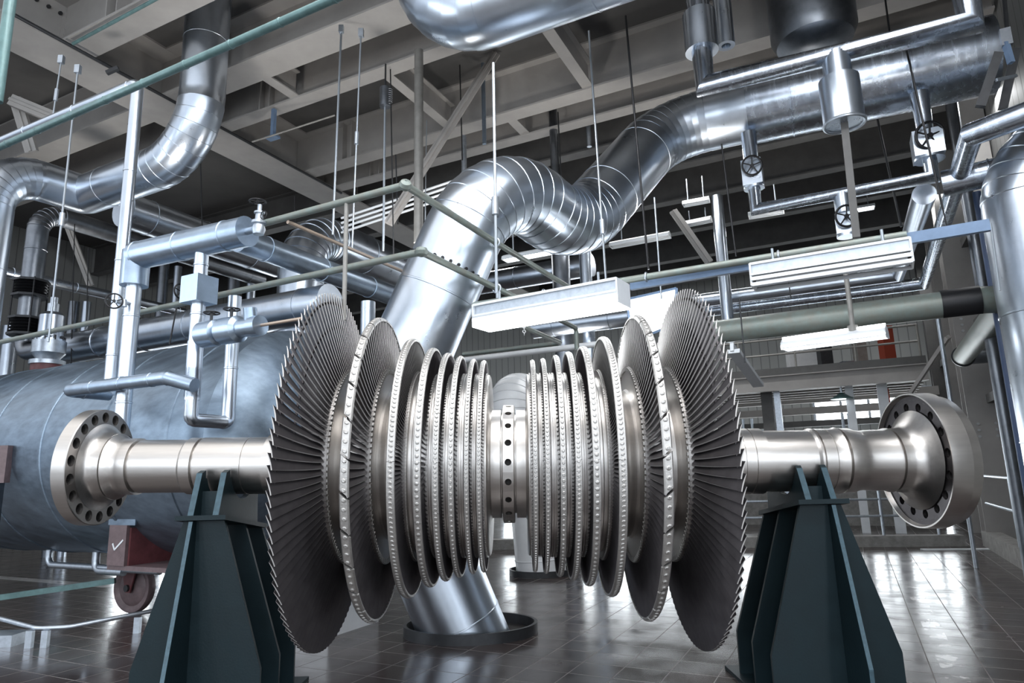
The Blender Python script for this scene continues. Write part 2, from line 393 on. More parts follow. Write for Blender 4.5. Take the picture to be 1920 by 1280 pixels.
# ---- blades
def blade_mesh(i, mb, th, s):
    R0, R1 = RB[i]-.004, RT[i]
    if i == 7:
        ns = 9; x0a, x0b = 1.300, 1.455; tipx = 1.461; ch1 = .112; f0, f1 = radians(14), radians(73); t0, t1 = .021, .006
    elif i == 6:
        ns = 7; x0a, x0b = .990, 1.134; tipx = 1.054; ch1 = .098; f0, f1 = radians(12), radians(58); t0, t1 = .019, .008; R1 = RT[i]-.012
    else:
        w = WD[i]; ns = 3; x0a, x0b = XT[i]-w*1.0-.004, XT[i]+.002; tipx = XT[i]-w*.5; ch1 = w*1.1; f0, f1 = radians(22), radians(38); t0, t1 = .010, .006; R1 = RT[i]-.01
        if i == 5: ns = 5; x0a, x0b = .742, .846; f0, f1 = radians(14), radians(45); t0 = .012
    xm0 = (x0a+x0b)/2; c0 = (x0b-x0a)/cos(f0)
    er = V3((0, -cos(th), sin(th))); et = V3((0, sin(th), cos(th))); rings = []
    half = 5 if i >= 6 else 3
    for k in range(ns):
        t = k/(ns-1); ph = f0+(f1-f0)*t**.85; c = c0+(ch1-c0)*t**.7; tk = t0+(t1-t0)*t; xm = xm0+(tipx-xm0)*t
        r = R0+(R1-R0)*t; cam_ = .16*c*(1-t)**1.1+.03*c
        dx, dt = cos(ph), sin(ph); nx, ntg = -sin(ph), cos(ph); up, lo = [], []
        for j in range(half+1):
            q = j/half; yc = cam_*4*q*(1-q); ty = tk*(1.9*sqrt(max(q, 0))*(1-q)+.22*(1-abs(2*q-1)))*.62+.0009+(.0030 if (i >= 6 and j == 0) else 0)
            for lst, sg in ((up, 1), (lo, -1)):
                a = (q-.5)*c; b = yc-cam_*.6+sg*ty
                lst.append(V3((xm+a*dx+b*nx, 0, 0))+et*(a*dt+b*ntg)+er*r)
        rings.append(up+lo[::-1][0:])
    nr_ = 2*half+2; f0_ = len(mb.f); mb.ringsurf(rings, True, False, True, M['blade'])
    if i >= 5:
        ke = mb._mi(M['bladeglint'])  # lighter colour paints a highlight on leading edges and tips
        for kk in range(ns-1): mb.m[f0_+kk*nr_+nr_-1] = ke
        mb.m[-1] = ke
    if i >= 5:      # root platform
        w = pi*R0/NB[i]*.93; xa, xb = x0a-.008, x0b+.004
        mb.obox(V3(((xa+xb)/2, 0, 0))+er*(R0+.004), V3(((xb-xa)/2, 0, 0)), et*w, er*.007, M['hub'])
        mb.obox(V3((xa-.003, 0, 0))+er*(R0-.012), V3((.006, 0, 0)), et*w*.62, er*.016, M['rim'])
    elif i < 5:
        w = pi*R0/NB[i]*.6; mb.obox(V3((x0a-.003, 0, 0))+er*(R0+.003), V3((.005, 0, 0)), et*w, er*.008, M['rim'])
rest = MB()
for s in (-1, 1):
    for i in range(8):
        for k in range(NB[i]):
            th = 2*pi*(k+.5)/NB[i]+.004*i; d = (th+pi) % (2*pi)-pi
            mb = MB(); blade_mesh(i, mb, th, s); mir(mb, s)
            # the fifty blades nearest the viewer on each outermost wheel are parts of their own
            if i == 7 and -25 <= (k if k < 58 else k-116) < 25:
                mb.build('blade', M['blade'], rotor, local=True, smooth=50)
            else:
                b0 = len(rest.m); rest.add(mb.v, mb.f); rest.m[b0:] = [rest._mi(mb.mats[q]) for q in mb.m]
o = rest.build('blades', M['blade'], rotor, local=True, smooth=50); o['kind'] = 'stuff'
# ---- shroud rings with tenon heads, lacing rings
def arc_band(mb, xa, xb, r0, r1, a0, a1, n, skew=0., bev=.004):
    sec = [(xa, r0), (xa, r1-bev), (xa+bev, r1), (xb-bev, r1), (xb, r1-bev), (xb, r0)]
    rings = []
    for k in range(n+1):
        a = a0+(a1-a0)*k/n; rings.append([ring_pt(x, r, a+skew*((x-xa)/(xb-xa)-.5)) for x, r in sec])
    mb.ringsurf(rings, True, True, True)
def tenon(mb, x, r, th, lx, lt, skew, h=.007, n=10):
    er = V3((0, -cos(th), sin(th))); et = V3((0, sin(th), cos(th))); c = V3((x, 0, 0))+er*r; rings = []
    for f_, hh in ((1, -.002), (1, h*.55), (.72, h)):
        ring = []
        for k in range(n):
            a = 2*pi*k/n; u, v = lx*cos(a)*f_, lt*sin(a)*f_
            ring.append(c+V3((u*cos(skew)-v*sin(skew), 0, 0))+et*(u*sin(skew)+v*cos(skew))+er*hh)
        rings.append(ring)
    mb.ringsurf(rings, True, False, True)
SEGN = [12, 12, 14, 16, 14, 10]
for s in (-1, 1):
    for i in range(6):
        mb = MB(); xa, xb, r = XT[i]-WD[i], XT[i], RT[i]; n = SEGN[i]
        for k in range(n):
            arc_band(mb, xa, xb, r-.018, r, 2*pi*k/n+.0016, 2*pi*(k+1)/n-.0016, 14, .02 if i in (3, 4) else 0)
        for k in range(NB[i]):
            w = pi*r/NB[i]; tenon(mb, (xa+xb)/2, r, 2*pi*(k+.5)/NB[i]+.004*i, WD[i]*.26, min(w*.62, .016), .5 if i >= 3 else .15)
        mir(mb, s).build('shroud_ring', M['rim'], rotor, local=True, smooth=40)
    i = 6
    for k in range(30):
        mb = MB(); xa, xb, r = XT[i]-WD[i], XT[i], RT[i]; a0 = 2*pi*k/30+.03
        arc_band(mb, xa, xb, r-.022, r, a0+.009, a0+2*pi/30-.009, 5, .045, .009)
        for j in range(4): tenon(mb, (xa+xb)/2, r, a0+2*pi/30*(j+.5)/4, .017, .014, .6, .008, 12)
        mir(mb, s).build('shroud_segment', M['rim'], rotor, local=True, smooth=40)
    for fr_, x in ((.80, 1.422), (.945, 1.455)):
        r = RT[7]*fr_; mb = MB().lathe([(x-.007, r-.009), (x+.007, r-.009), (x+.007, r+.009), (x-.007, r+.009)][::-1], seg=116, loop=True)
        mir(mb, s).build('lacing_ring', M['blade'], rotor, local=True)
# ================================================================== stands
def stand(s, label):
    x0 = (-2.365 if s < 0 else 2.30); out = -.07 if s < 0 else .07
    yf, ym, yb = 5.2, 5.6, 6.0
    t = thing('rotor_stand', label, 'stand', (x0, ym, 0))
    tilt = lambda y: 1.44-.115*(y-5.15)/.8
    def trap(y, th=.03, wt=.155, wb=.475):
        zt = tilt(y)-.02; zk = .36
        return MB().prism([(x0-wb, y, .03), (x0+wb, y, .03), (x0+wb, y, zk), (x0+wt, y, zt), (x0-wt, y, zt), (x0-wb, y, zk)], V3((0, th, 0)))
    trap(yf).build('front_plate', M['stand'], t); trap(ym).build('middle_plate', M['stand'], t); trap(yb-.03).build('back_plate', M['stand'], t)
    xr = x0+out
    MB().prism([(xr-.015, yf, .03), (xr-.015, yf-.33, .03), (xr-.015, yf-.33, .34), (xr-.015, yf-.06, tilt(yf)-.02), (xr-.015, yf, tilt(yf)-.02)], V3((.03, 0, 0))).build('rib', M['stand'], t)
    e = MB(); e.bar((xr, yf-.332, .03), (xr, yf-.332, .34), .03, .006, V3((0, 1, 0))); e.bar((xr, yf-.332, .34), (xr, yf-.062, tilt(yf)-.02), .03, .006, V3((0, 1, 0)))
    e.build('rib_edge', M['standedge'], t, 'worn lighter blue front edge')
    MB().box((x0, ym, .015), 1.06, 1.25, .03).build('base_plate', M['stand'], t)
    w = .19
    mb = MB(); q = [(x0-w, 5.13), (x0+w, 5.13), (x0+w, 6.0), (x0-w, 6.0)]
    mb.prism([V3((a, b, tilt(b)-.02)) for a, b in q], V3((0, 0, .035))); mb.build('top_plate', M['stand'], t)
    zc = ROT_Z+(-x0)*sin(radians(1.0)); R = .270; yc = 5.6-(x0+.05)*sin(radians(.5))
    for dx in (-.095, .095):
        xx = x0+dx; za, zb = tilt(5.2)+.012, tilt(5.95)+.012
        pl = [(5.18, za), (5.965, zb), (5.93, zc-.06), (5.885, zc-.04), (yc+R, zc-.1)]
        pl += [(yc+R*cos(a), zc+R*sin(a)) for a in [radians(-k) for k in range(22, 165, 8)]]
        pl += [(yc-R, zc-.1), (yc-R-.006, zc-.04), (5.285, zc-.06)]
        mb = MB().prism([V3((xx-.022, y, z)) for y, z in pl], V3((.044, 0, 0)))
        sp = mb.build('saddle_plate', M['stand'], t)
        MB().bar((xx, 5.177, za+.01), (xx, 5.283, zc-.062), .044, .006, V3((0, 1, 0))).build('plate_edge', M['standedge'], sp, 'worn lighter blue sloping edge')
    MB().box((x0, 5.32, (tilt(5.3)+zc-.2)/2), .146, .03, zc-.2-tilt(5.3)).build('saddle_web', M['stand'], t)
    return t
stand(-1, 'dark teal A-frame stand under the left shaft of the rotor')
stand(1, 'dark teal A-frame stand under the right shaft of the rotor')
# ================================================================== hall: ceiling, steelwork, walls
ZF, ZDK = 8.5, 9.5; UR0 = Uv(Pz(1822, 1026, 0))+.25                        # underside of the beams, underside of the deck
def hall_box(mb, u0, u1, v0, v1, z0, z1, m=None):
    return mb.obox(UV((u0+u1)/2, (v0+v1)/2, (z0+z1)/2), UD*((u1-u0)/2), VD*((v1-v0)/2), ZD*((z1-z0)/2), m)
o = hall_box(MB(), -23, UR0+1, 3.6, 27, ZDK, ZDK+.3).build('ceiling', M['deck'], smooth=0); struct(o)
UG0, UG1 = Uv(Pz(510, 337, ZF)), Uv(Pz(510, 292, ZF))
gu, gw = (UG0+UG1)/2, abs(UG1-UG0)
g = MB().ibeam(UV(gu, 2.8, ZF), UV(gu, 27, ZF), gw, ZDK-ZF, .04, .03)
g = tag(g.build('ceiling_girder', M['beam'], smooth=0), 'long grey main girder running back overhead from the upper left', 'girder')
def bolts(mb, c, d1, d2, n1, n2, s1, s2, nrm, r=.02, h=.02):
    for i in range(n1):
        for j in range(n2):
            q = c+d1*(s1*(i-(n1-1)/2))+d2*(s2*(j-(n2-1)/2)); mb.cyl(q, q+nrm*h, r, 6)
# bolted splice on the girder web
mb = MB(); c0 = UV(gu+.02, Vv(Pz(120, 70, ZF+.5)), ZF+.5)
mb.obox(c0, UD*.012, VD*.14, ZD*.36); bolts(mb, c0+UD*.012, VD, ZD, 2, 6, .14, .11, UD); mb.build('splice_plate', M['beam'], g)
mb = MB(); c0 = UV(gu+.02, Vv(Pz(60, 40, ZF+.8)), ZF+.78)
bolts(mb, c0, VD, ZD, 4, 1, .18, .1, UD, .03, .04); mb.build('bolt_row', M['dark'], g)
BM = [  # column, upper edge row, lower edge row, label
 (274, 0, 67, 'pale grey ceiling cross beam at the upper left, just left of the shiny bent duct'),
 (530, 90, 141, 'broad pale ceiling cross beam right behind the shiny bent duct at upper left'),
 (520, 200, 221, 'ceiling cross beam next behind the broad pale one, a blue bracket under it'),
 (1110, 168, 189, 'ceiling cross beam passing between the top duct and the zigzag pipe'),
 (840, 296, 309, 'ceiling cross beam whose pale flange shows just above the zigzag pipe bend'),
]
def ubeam(v, w, u0, u1, label, m='beam', z=ZF, name='ceiling_beam', stiff=True, group=None):
    z = z+.045
    b = MB().ibeam(UV(u0, v, z), UV(u1, v, z), w, ZDK-z, .035, .025).build(name, M[m], smooth=0)
    tag(b, label, 'beam', group)
    if stiff:
        for k, u in enumerate((gu+1.5, gu+1.75)):
            MB().obox(UV(u, v, (z+ZDK)/2), UD*.012, VD*(w*.46), ZD*((ZDK-z)/2-.04)).build('stiffener', M[m], b)
    return b
for x, yu, yl, lab in BM:
    va, vb = Vv(Pz(x, yu, ZF)), Vv(Pz(x, yl, ZF)); v = (va+vb)/2; w = min(.55, max(.22, abs(vb-va)))
    if x == 274: ubeam(v, w, gu+.03, UR0+.5, lab)
    else: ubeam(v, w, gu+.03, UR0+.5, lab)
    if x in (530, 520): ubeam(v+.02, w*.9, -21.9, gu-.03, lab.replace('cross beam', 'cross beam stub').split(',')[0].replace('right behind', 'left of the girder behind').replace('next behind the broad pale one', 'left of the girder, second of two'), stiff=False)
vk = [12.9, 14.6, 16.6, 19.0, 21.6, 24.4]
wh = ['nearest of the six', 'second nearest of the six', 'third nearest of the six', 'fourth of the six', 'fifth of the six', 'farthest of the six']
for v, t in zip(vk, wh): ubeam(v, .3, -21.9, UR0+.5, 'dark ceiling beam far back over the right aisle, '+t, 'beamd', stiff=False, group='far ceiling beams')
# purlins between cross beams, running along the hall
vb_ = [ (Vv(Pz(x, yu, ZF))+Vv(Pz(x, yl, ZF)))/2 for x, yu, yl, _ in BM]
for (x, y, i, j, lab) in ((1062, 105, 2, 3, 'short grey joist slanting under the top duct, left of the black hanger rod'), (780, 185, 2, 3, 'short dark joist just left of the round grey post overhead'),
                          (985, 250, 3, 4, 'short pale joist above the second bend of the zigzag pipe'), (590, 205, 1, 2, 'short pale stub joist under the deck right of the bent duct')):
    u = Uv(Pz(x, y, ZF+.1)); b = MB().ibeam(UV(u, vb_[i]+.12, ZF+.08), UV(u, vb_[j]-.12, ZF+.08), .2, .5, .025, .02)
    tag(b.build('ceiling_joist', M['beam'], smooth=0), lab, 'beam')
# diagonal braces
def brace(a, b, w, h, lab, m='beam', cat='brace', name='diagonal_brace'):
    return tag(MB().bar(a, b, w, h, V3((0, -1, 0)), M[m]).bar(V3(a)+V3((0, -.03, 0)), V3(b)+V3((0, -.03, 0)), w*.25, h*.9, V3((0, -1, 0)), M[m]).build(name, M[m], smooth=0), lab, cat)
brace(P(930, 100, 11.2), P(728, 420, 10.6), .16, .05, 'long pale diagonal brace crossing behind the round grey post overhead')
brace(P(1262, 395, 12.2), P(1330, 492, 12.0), .15, .05, 'pale diagonal brace beside the silver vertical pipe under the far beams')
brace(P(128, 425, 14.0), P(170, 535, 14.0), .14, .05, 'pale diagonal brace left of the tall silver riser, seen above the tank')
brace(P(100, 220, 10.5), P(22, 188, 10.5), .2, .1, 'pale grey strut under the ceiling at the far upper left')
brace(P(30, 185, 10.6), P(60, 285, 10.8), .2, .08, 'grey knee brace hanging behind the teal pipe at the far left')
# hall walls
def wall_mat(name, col, pitch, axis, rough=.6):
    m, nt, b = _nodes(name); N = nt.nodes; L = nt.links
    tc = N.new('ShaderNodeTexCoord'); mp = N.new('ShaderNodeMapping'); mp.inputs['Rotation'].default_value = (0, 0, AZ); L.new(tc.outputs['Object'], mp.inputs['Vector'])
    wv = N.new('ShaderNodeTexWave'); wv.bands_direction = axis; wv.wave_profile = 'SAW'; wv.inputs['Scale'].default_value = 1/pitch*.314; wv.inputs['Distortion'].default_value = 0
    L.new(mp.outputs['Vector'], wv.inputs['Vector']); r = N.new('ShaderNodeValToRGB'); r.color_ramp.elements[0].position = .0; r.color_ramp.elements[0].color = tuple(c*.35 for c in col)+(1,); r.color_ramp.elements[1].position = .14; r.color_ramp.elements[1].color = (*col, 1)
    L.new(wv.outputs['Fac'], r.inputs['Fac']); L.new(r.outputs['Color'], b.inputs['Base Color']); b.inputs['Roughness'].default_value = rough
    bp = N.new('ShaderNodeBump'); bp.inputs['Distance'].default_value = .05; bp.inputs['Strength'].default_value = .6; L.new(r.outputs['Color'], bp.inputs['Height']); L.new(bp.outputs['Normal'], b.inputs['Normal'])
    return m
M['clad_b'] = wall_mat('pale_ribbed_cladding', (.42, .43, .42), .3, 'X'); M['clad_s'] = wall_mat('grey_ribbed_cladding', (.20, .20, .195), .28, 'Y')
VB, UL, UR = 26.0, -22.0, Uv(Pz(1822, 1026, 0))+.25
o = hall_box(MB(), UL-.3, UR+4, VB, VB+.3, -.15, ZDK+.3).build('wall_back', M['clad_b'], smooth=0); struct(o)
o = hall_box(MB(), UL-.3, UL, 3.6, VB, -.15, ZDK+.3).build('wall_left', M['clad_s'], smooth=0); struct(o)
o = hall_box(MB(), UR+.55, UR+.85, 3.5, VB, -.15, ZDK+.3).build('wall_right', M['clad_s'], smooth=0); struct(o)
# windows: frame and bars, panes lit by the day outside
def window(n, horiz, a0, a1, z0, z1, fix, nx, nz, strength=None):
    fr = MB(); d = UD if horiz else VD; nrm = VD*-1 if horiz else (UD if fix < 0 else UD*-1)
    pt = (lambda a, z, k: UV(a, fix, z)+nrm*k) if horiz else (lambda a, z, k: UV(fix, a, z)+nrm*k)
    for i in range(nx+1):
        a = a0+(a1-a0)*i/nx; fr.obox(pt(a, (z0+z1)/2, .06), d*.04, nrm*.06, ZD*((z1-z0)/2+.04))
    for j in range(nz+1):
        z = z0+(z1-z0)*j/nz; fr.obox(pt((a0+a1)/2, z, .06), d*((a1-a0)/2), nrm*.05, ZD*.035)
    o = struct(fr.build('window_%d' % n, M['galv'], smooth=0))
    MB().obox(pt((a0+a1)/2, (z0+z1)/2, .02), d*((a1-a0)/2), nrm*.012, ZD*((z1-z0)/2)).build('pane', M['pane'], o)
window(1, True, -8.5, -2.6, .3, 3.0, VB, 8, 2)
window(2, True, -1.6, 5.2, .05, 2.6, VB, 8, 2)
window(3, True, -1.0, 5.0, 3.1, 4.2, VB, 7, 1)
window(4, True, -13.5, -8.0, .5, 3.2, VB, 7, 2)
window(5, False, 14.5, 17.0, .3, 3.4, UL, 3, 2)
window(6, False, 19, 22.0, .3, 3.4, UL, 3, 2)
# kerbs and the railing at the end of the floor
k0, k1 = Pz(1396, 1027, 0), Pz(1812, 1024, 0)
d = (k1-k0).normalized(); nr = V3((-d.y, d.x, 0))
mb = MB().obox((k0+k1)/2+nr*.15+ZD*.11-d*3, d*((k1-k0).length/2+3), nr*.15, ZD*.11)
tag(mb.build('floor_kerb', M['concrete'], smooth=0), 'low concrete kerb across the far end of the tiled floor', 'kerb')
sd = Pz(1790, 1026, 0)-nr*.35
tag(MB().obox(sd+ZD*.006, d*.75, nr*.09, ZD*.006).build('floor_plate', M['white'], smooth=0), 'white flat plate lying on the floor before the far kerb', 'plate')
kr = UR
mb = hall_box(MB(), kr, kr+.30, 3.5, Vv(k1)+.2, 0, .30); tag(mb.build('floor_kerb', M['concrete'], smooth=0), 'rough concrete kerb along the right wall', 'kerb')
# far railing on the kerb
t = thing('guard_railing', 'galvanised guard railing standing on the far kerb behind the right stand', 'railing', k0)
pa, pb = k0+nr*.2-d*2.5, k1+nr*.2-d*.4; L = (pb-pa).length; npst = 7
for i in range(npst):
    q = pa+d*(L*i/(npst-1)); MB().cyl(q+ZD*.21, q+ZD*1.32, .032, 10).build('post', M['galv'], t)
for z in (.62, .97, 1.30): MB().cyl(pa+ZD*z, pb+ZD*z, .026, 10).build('rail', M['galv'], t)
# right wall railing
t = thing('guard_railing', 'galvanised guard railing on the kerb along the right wall', 'railing', UV(kr+.15, 11, .3))
for z in (.88, 1.42): MB().cyl(UV(kr+.1, 9.35, z), UV(kr+.1, Vv(k1)-.3, z), .027, 10).build('rail', M['galv'], t)
for v in (9.4, 11.6, 14.0): MB().cyl(UV(kr+.1, v, .28), UV(kr+.1, v, 1.44), .03, 10).build('post', M['galv'], t)
# main column on the right wall and its neighbours
def hcol(px, py, V_, w, dpt, lab, z0=0., bolt=True, m='beam', z1=ZDK):
    u = UR+.36; c = UV(u, V_, 0)
    t = thing('steel_column', lab, 'column', (c.x, c.y, z0))
    mb = MB()
    mb.obox(c+ZD*((z0+z1)/2)-VD*(dpt/2), UD*(w/2), VD*.02, ZD*((z1-z0)/2)); mb.obox(c+ZD*((z0+z1)/2)+VD*(dpt/2), UD*(w/2), VD*.02, ZD*((z1-z0)/2)); mb.obox(c+ZD*((z0+z1)/2), UD*.015, VD*(dpt/2), ZD*((z1-z0)/2))
    mb.build('profile', M[m], t, smooth=0)
    if bolt:
        for z in (2.35, 4.6):
            b = MB(); bolts(b, c-VD*(dpt/2+.02)+ZD*z, UD, ZD, 2, 3, w*.5, .13, VD*-1, .03, .025); b.build('bolt_group', M['bolt'], t)
vcol = Vv(Pz(1800, 1020, 0))-.2
hcol(0, 0, vcol, .62, .55, 'wide grey steel column at the right wall, its bolts above the right coupling', .0)
hcol(0, 0, vcol-3.6, .34, .3, 'slim grey wall column between the wide one and the big white riser', .0, False)
hcol(0, 0, vcol+3.2, .34, .4, 'grey wall column behind the wide bolted one', .0, False)
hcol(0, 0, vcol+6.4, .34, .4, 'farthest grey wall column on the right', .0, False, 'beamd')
for i, z in enumerate((2.9, 4.5, 6.3)):
    tag(hall_box(MB(), UR+.42, UR+.54, 3.6, 25.5, z, z+.18).build('wall_girt', M['beamd'], smooth=0), ('lowest', 'middle', 'topmost')[i]+' of the dark horizontal girts along the right wall', 'girt')
# sloping braces on the wide column
brace(UV(UR-.05, vcol-.1, 4.4), UV(UR-.9, vcol+2.9, 3.2), .1, .08, 'grey diagonal brace from the wide right column to the far platform')
# ---- far platform
def S(px, py, Y): return P(px, py, Y)
pr = P(1742, 712, 16.5); zp = pr.z; vp = Vv(pr); up1 = Uv(pr); up0 = Uv(go(pr, UD, 1300))-3
t = thing('mezzanine_platform', 'steel platform with railing at the far end of the right aisle', 'platform', (pr.x, pr.y, zp))
mb = MB().ibeam(UV(up0, vp, zp), UV(up1, vp, zp), .2, .42, .03, .02); mb.build('edge_beam', M['beam'], t, smooth=0)
hall_box(MB(), up0, up1, vp+.05, vp+3.2, zp+.42, zp+.47).build('decking', M['beamd'], t, smooth=0)
for k in range(5):
    v = vp+.7*(k+1); MB().ibeam(UV(up0, v, zp+.05), UV(up1, v, zp+.05), .14, .36, .02, .015).build('joist', M['beam'], t, smooth=0)
hall_box(MB(), up0, up1, vp-.03, vp, zp+.43, zp+.62).build('kick_plate', M['beamd'], t, smooth=0)
for z in (1.0, 1.42): MB().cyl(UV(up0, vp, zp+z), UV(up1-.1, vp, zp+z), .028, 8).build('rail', M['grpipe'], t)
for k in range(7):
    u = up1-.1-(up1-up0-.1)*k/6; MB().cyl(UV(u, vp, zp+.45), UV(u, vp, zp+1.42), .028, 8).build('post', M['grpipe'], t)
for i, (px, lab, m, w) in enumerate(((1463, 'dark steel column under the left part of the far platform', 'beamd', .3), (1483, 'pale-edged column right beside the dark one under the platform', 'galv', .16), (1625, 'white post under the middle of the far platform', 'white', .2), (1690, 'white post with a red edge stripe under the right end of the platform', 'white', .24))):
    q = go(UV(0, vp+.5, 0), UD, px); u = Uv(q)
    c = hall_box(MB(), u-w/2, u+w/2, vp+.4, vp+.6, 0, zp+.05).build('support_post', M[m], smooth=0); tag(c, lab, 'post')
    if i == 3: hall_box(MB(), u+w/2, u+w/2+.03, vp+.41, vp+.59, 0.3, zp-.1).build('red_stripe', M['rust'], c, 'red edge stripe')
# equipment on and under the platform
def at(px, py, V_):
    d = ray(px, py); k = V_/Vv(d); return V3((0, 0, EYE))+d*k
q = at(1663, 655, vp+1.6); tag(MB().box(q, .3, .3, 1.3).build('red_cabinet', M['rust'], smooth=0), 'rust red upright cabinet on the far platform, right of the lit lamp', 'cabinet')
for (px, py, w, h, lab, m) in ((1505, 668, .9, .9, 'pale sheet screen on the far platform, left of the machinery', 'pale'), (1600, 684, .7, .2, 'small silver duct box on the far platform', 'alu'), (1545, 660, .35, 1.2, 'dark upright machine on the far platform', 'dark'), (1612, 660, .28, 1.2, 'grey upright pipe stand on the far platform', 'grpipe')):
    q = at(px, py, vp+2.2); tag(MB().box(q, w, .3, h).build('machine_box' if m != 'pale' else 'sheet_screen', M[m], smooth=0), lab, 'machine' if m != 'pale' else 'screen')
# lower level: beams, pipes and pendant lamp beneath the platform
for i, (py, m, lab) in enumerate(((742, 'beam', 'upper'), (765, 'beam', 'second'), (790, 'beamd', 'third'), (812, 'grpipe', 'lowest'))):
    q = at(1600, py, vp+4+i*.8); a, b = go(q, UD, 1340), go(q, UD, 1760)
    tag(MB().bar(a, b, .18, .26-.03*i).build('cross_beam', M[m], smooth=0), lab+' of four horizontal beams seen under the far platform', 'beam')
q = at(1579, 748, vp+.3); t = thing('pendant_lamp', 'bell-shaped pendant lamp hanging under the far platform', 'lamp', q)
MB().lathe([(0, .28), (.02, .28), (.10, .14), (.16, .06), (.17, .05)], q, ZD, 24).build('shade', M['tealpipe'], t); MB().cyl(q+ZD*.17, q+ZD*.5, .03, 8).build('stem', M['galv'], t)
MB().lathe([(0, .01), (.01, .22)], q-ZD*.004, ZD, 20).build('diffuser', M['pane'], t)
# cross bracing and posts behind the railing
for i, px in enumerate((1408, 1425, 1600, 1612)):
    q = at(px, 950, vp+5.5); c = V3((q.x, q.y, 0)); tag(MB().cyl(c, c+ZD*3.4, .05, 8).build('standing_pipe', M['galv']), ('first', 'second', 'third', 'fourth')[i]+' from the left of the thin upright pipes behind the far railing', 'pipe', 'thin pipes behind the far railing')
q = at(1600, 965, vp+3); a, b = go(q, UD, 1330), go(q, UD, 1770); a.z = b.z = .5
tag(MB().bar(a, b, .5, 1.0).build('low_wall', M['concrete'], smooth=0), 'low grey wall behind the far railing', 'wall')
# ================================================================== big ducts and pipes
# crossover pipe rising from the floor, over the rotor and away along the ceiling
R_ = .465
p0 = Pz(879, 1187, 0)
cross = [p0-ZD*.25+V3((.06, -.02, 0)), P(709, 800, 7.5), P(922, 318, 7.35), P(1076, 438, 8.7), P(1240, 196, 9.8)]
zc_ = P(1345, 224, 9.5).z
cross[4].z = zc_; q = Pz(1860, 103, zc_); cross.append(q)
path = fillet(cross, [.75, .95, 1.15, 1.0], 8)
t = thing('crossover_pipe', 'fat shiny zigzag duct rising from the floor behind the rotor to the upper right', 'duct', p0)
pp, rr = seams(path, R_, 1.1, .006); MB().tube(pp, rr, 40).build('duct', M['alu'], t)
# thicker lagged end of the horizontal run
a = go(cross[4], (q-cross[4]).normalized(), 1402); dr = (q-cross[4]).normalized()
pp, rr = seams([a, q], R_+.045, 1.5, .01); MB().tube(pp, rr, 40).build('lagging', M['alus'], t, 'streaky thicker lagging')
nn = (cross[2]-cross[1]).normalized(); c = cross[1]+nn*((cross[2]-cross[1]).length*.60)
b = MB(); e1 = V3((0, -1, 0)); e1 = (e1-nn*e1.dot(nn)).normalized(); e2 = nn.cross(e1)
for k in range(15):
    a_ = radians(-80+160*k/14); qq = c+(e1*cos(a_)+e2*sin(a_))*(R_+.004); b.cyl(qq, qq+(e1*cos(a_)+e2*sin(a_))*.02, .02, 8)
b.build('rivet_row', M['black'], t)
c = cross[1]+nn*.85; a_ = radians(-48); rad = e1*cos(a_)+e2*sin(a_)
MB().cyl(c+rad*(R_-.02), c+rad*(R_+.012), .085, 24).cyl(c+rad*R_, c+rad*(R_+.03), .02, 10).build('inspection_cover', M['alu'], t)
def floor_ring(c, rx, ry, h, lab, d):
    mb = MB(); n = 56; rings = []
    for k in range(n):
        a = 2*pi*k/n; ca, sa = cos(a), sin(a)
        def q(f, z): return c+d*(rx*f*ca)+V3((-d.y, d.x, 0))*(ry*f*sa)+ZD*z
        rings.append([q(1.0, 0), q(1.0, h), q(.95, h), q(.95, .002)])
    vs = [p for r in rings for p in r]; fs = [((k*4+i), (((k+1) % n)*4+i), (((k+1) % n)*4+i+1), (k*4+i+1)) for k in range(n) for i in range(3)]
    mb.add(vs, fs, M['dark']); mb.add([r[3] for r in rings], [tuple(range(n))], M['hole'])
    return tag(mb.build('floor_collar', M['dark']), lab, 'collar')
floor_ring(p0+V3((.02, .02, 0)), .74, .58, .11, 'dark oval steel collar on the floor around the foot of the zigzag duct', V3((1, 0, 0)))
p1 = Pz(1016, 1076, 0)
floor_ring(p1, .56, .5, .10, 'dark oval collar on the floor farther back, round the pale pipe foot', V3((1, 0, 0)))
pb_ = [p1-ZD*.1, P(1004, 960, p1.y), P(950, 742, p1.y-.3)]; pb_.append(pb_[2]+VD*1.9+ZD*.1)
pp, rr = seams(fillet(pb_, [.9, .42], 8), .43, .9, .01)
tag(MB().tube(pp, rr, 36).build('pale_pipe', M['pale']), 'fat pale pipe seen through the middle of the rotor, above and below its shaft', 'pipe')
# top duct
c0 = P(806, 52, 7.3); c1 = go(c0, UD, 1500)
pts = fillet([c0+ZD*3.2, c0, c1], [.85], 8); pp, rr = seams(pts, .46, 1.5, .006)
tag(MB().tube(pp, rr, 40).build('overhead_duct', M['alu']), 'fat shiny duct bending to the right along the top middle edge', 'duct')
# bent duct, upper left
c0 = P(372, 287, 9.5); z = c0.z; c1 = Pz(160, 366, z); c2 = Pz(-12, 312, z)
pts = fillet([V3((c0.x, c0.y, ZDK-.02)), c0, c1, c2, V3((c2.x, c2.y, 3.75))], [1.0, .12, .85], 9); pp, rr = seams(pts, .335, 2.2, .005)
tag(MB().tube(pp, rr, 36).build('bent_duct', M['alu']), 'shiny S-bent duct coming down from the ceiling at upper left', 'duct')
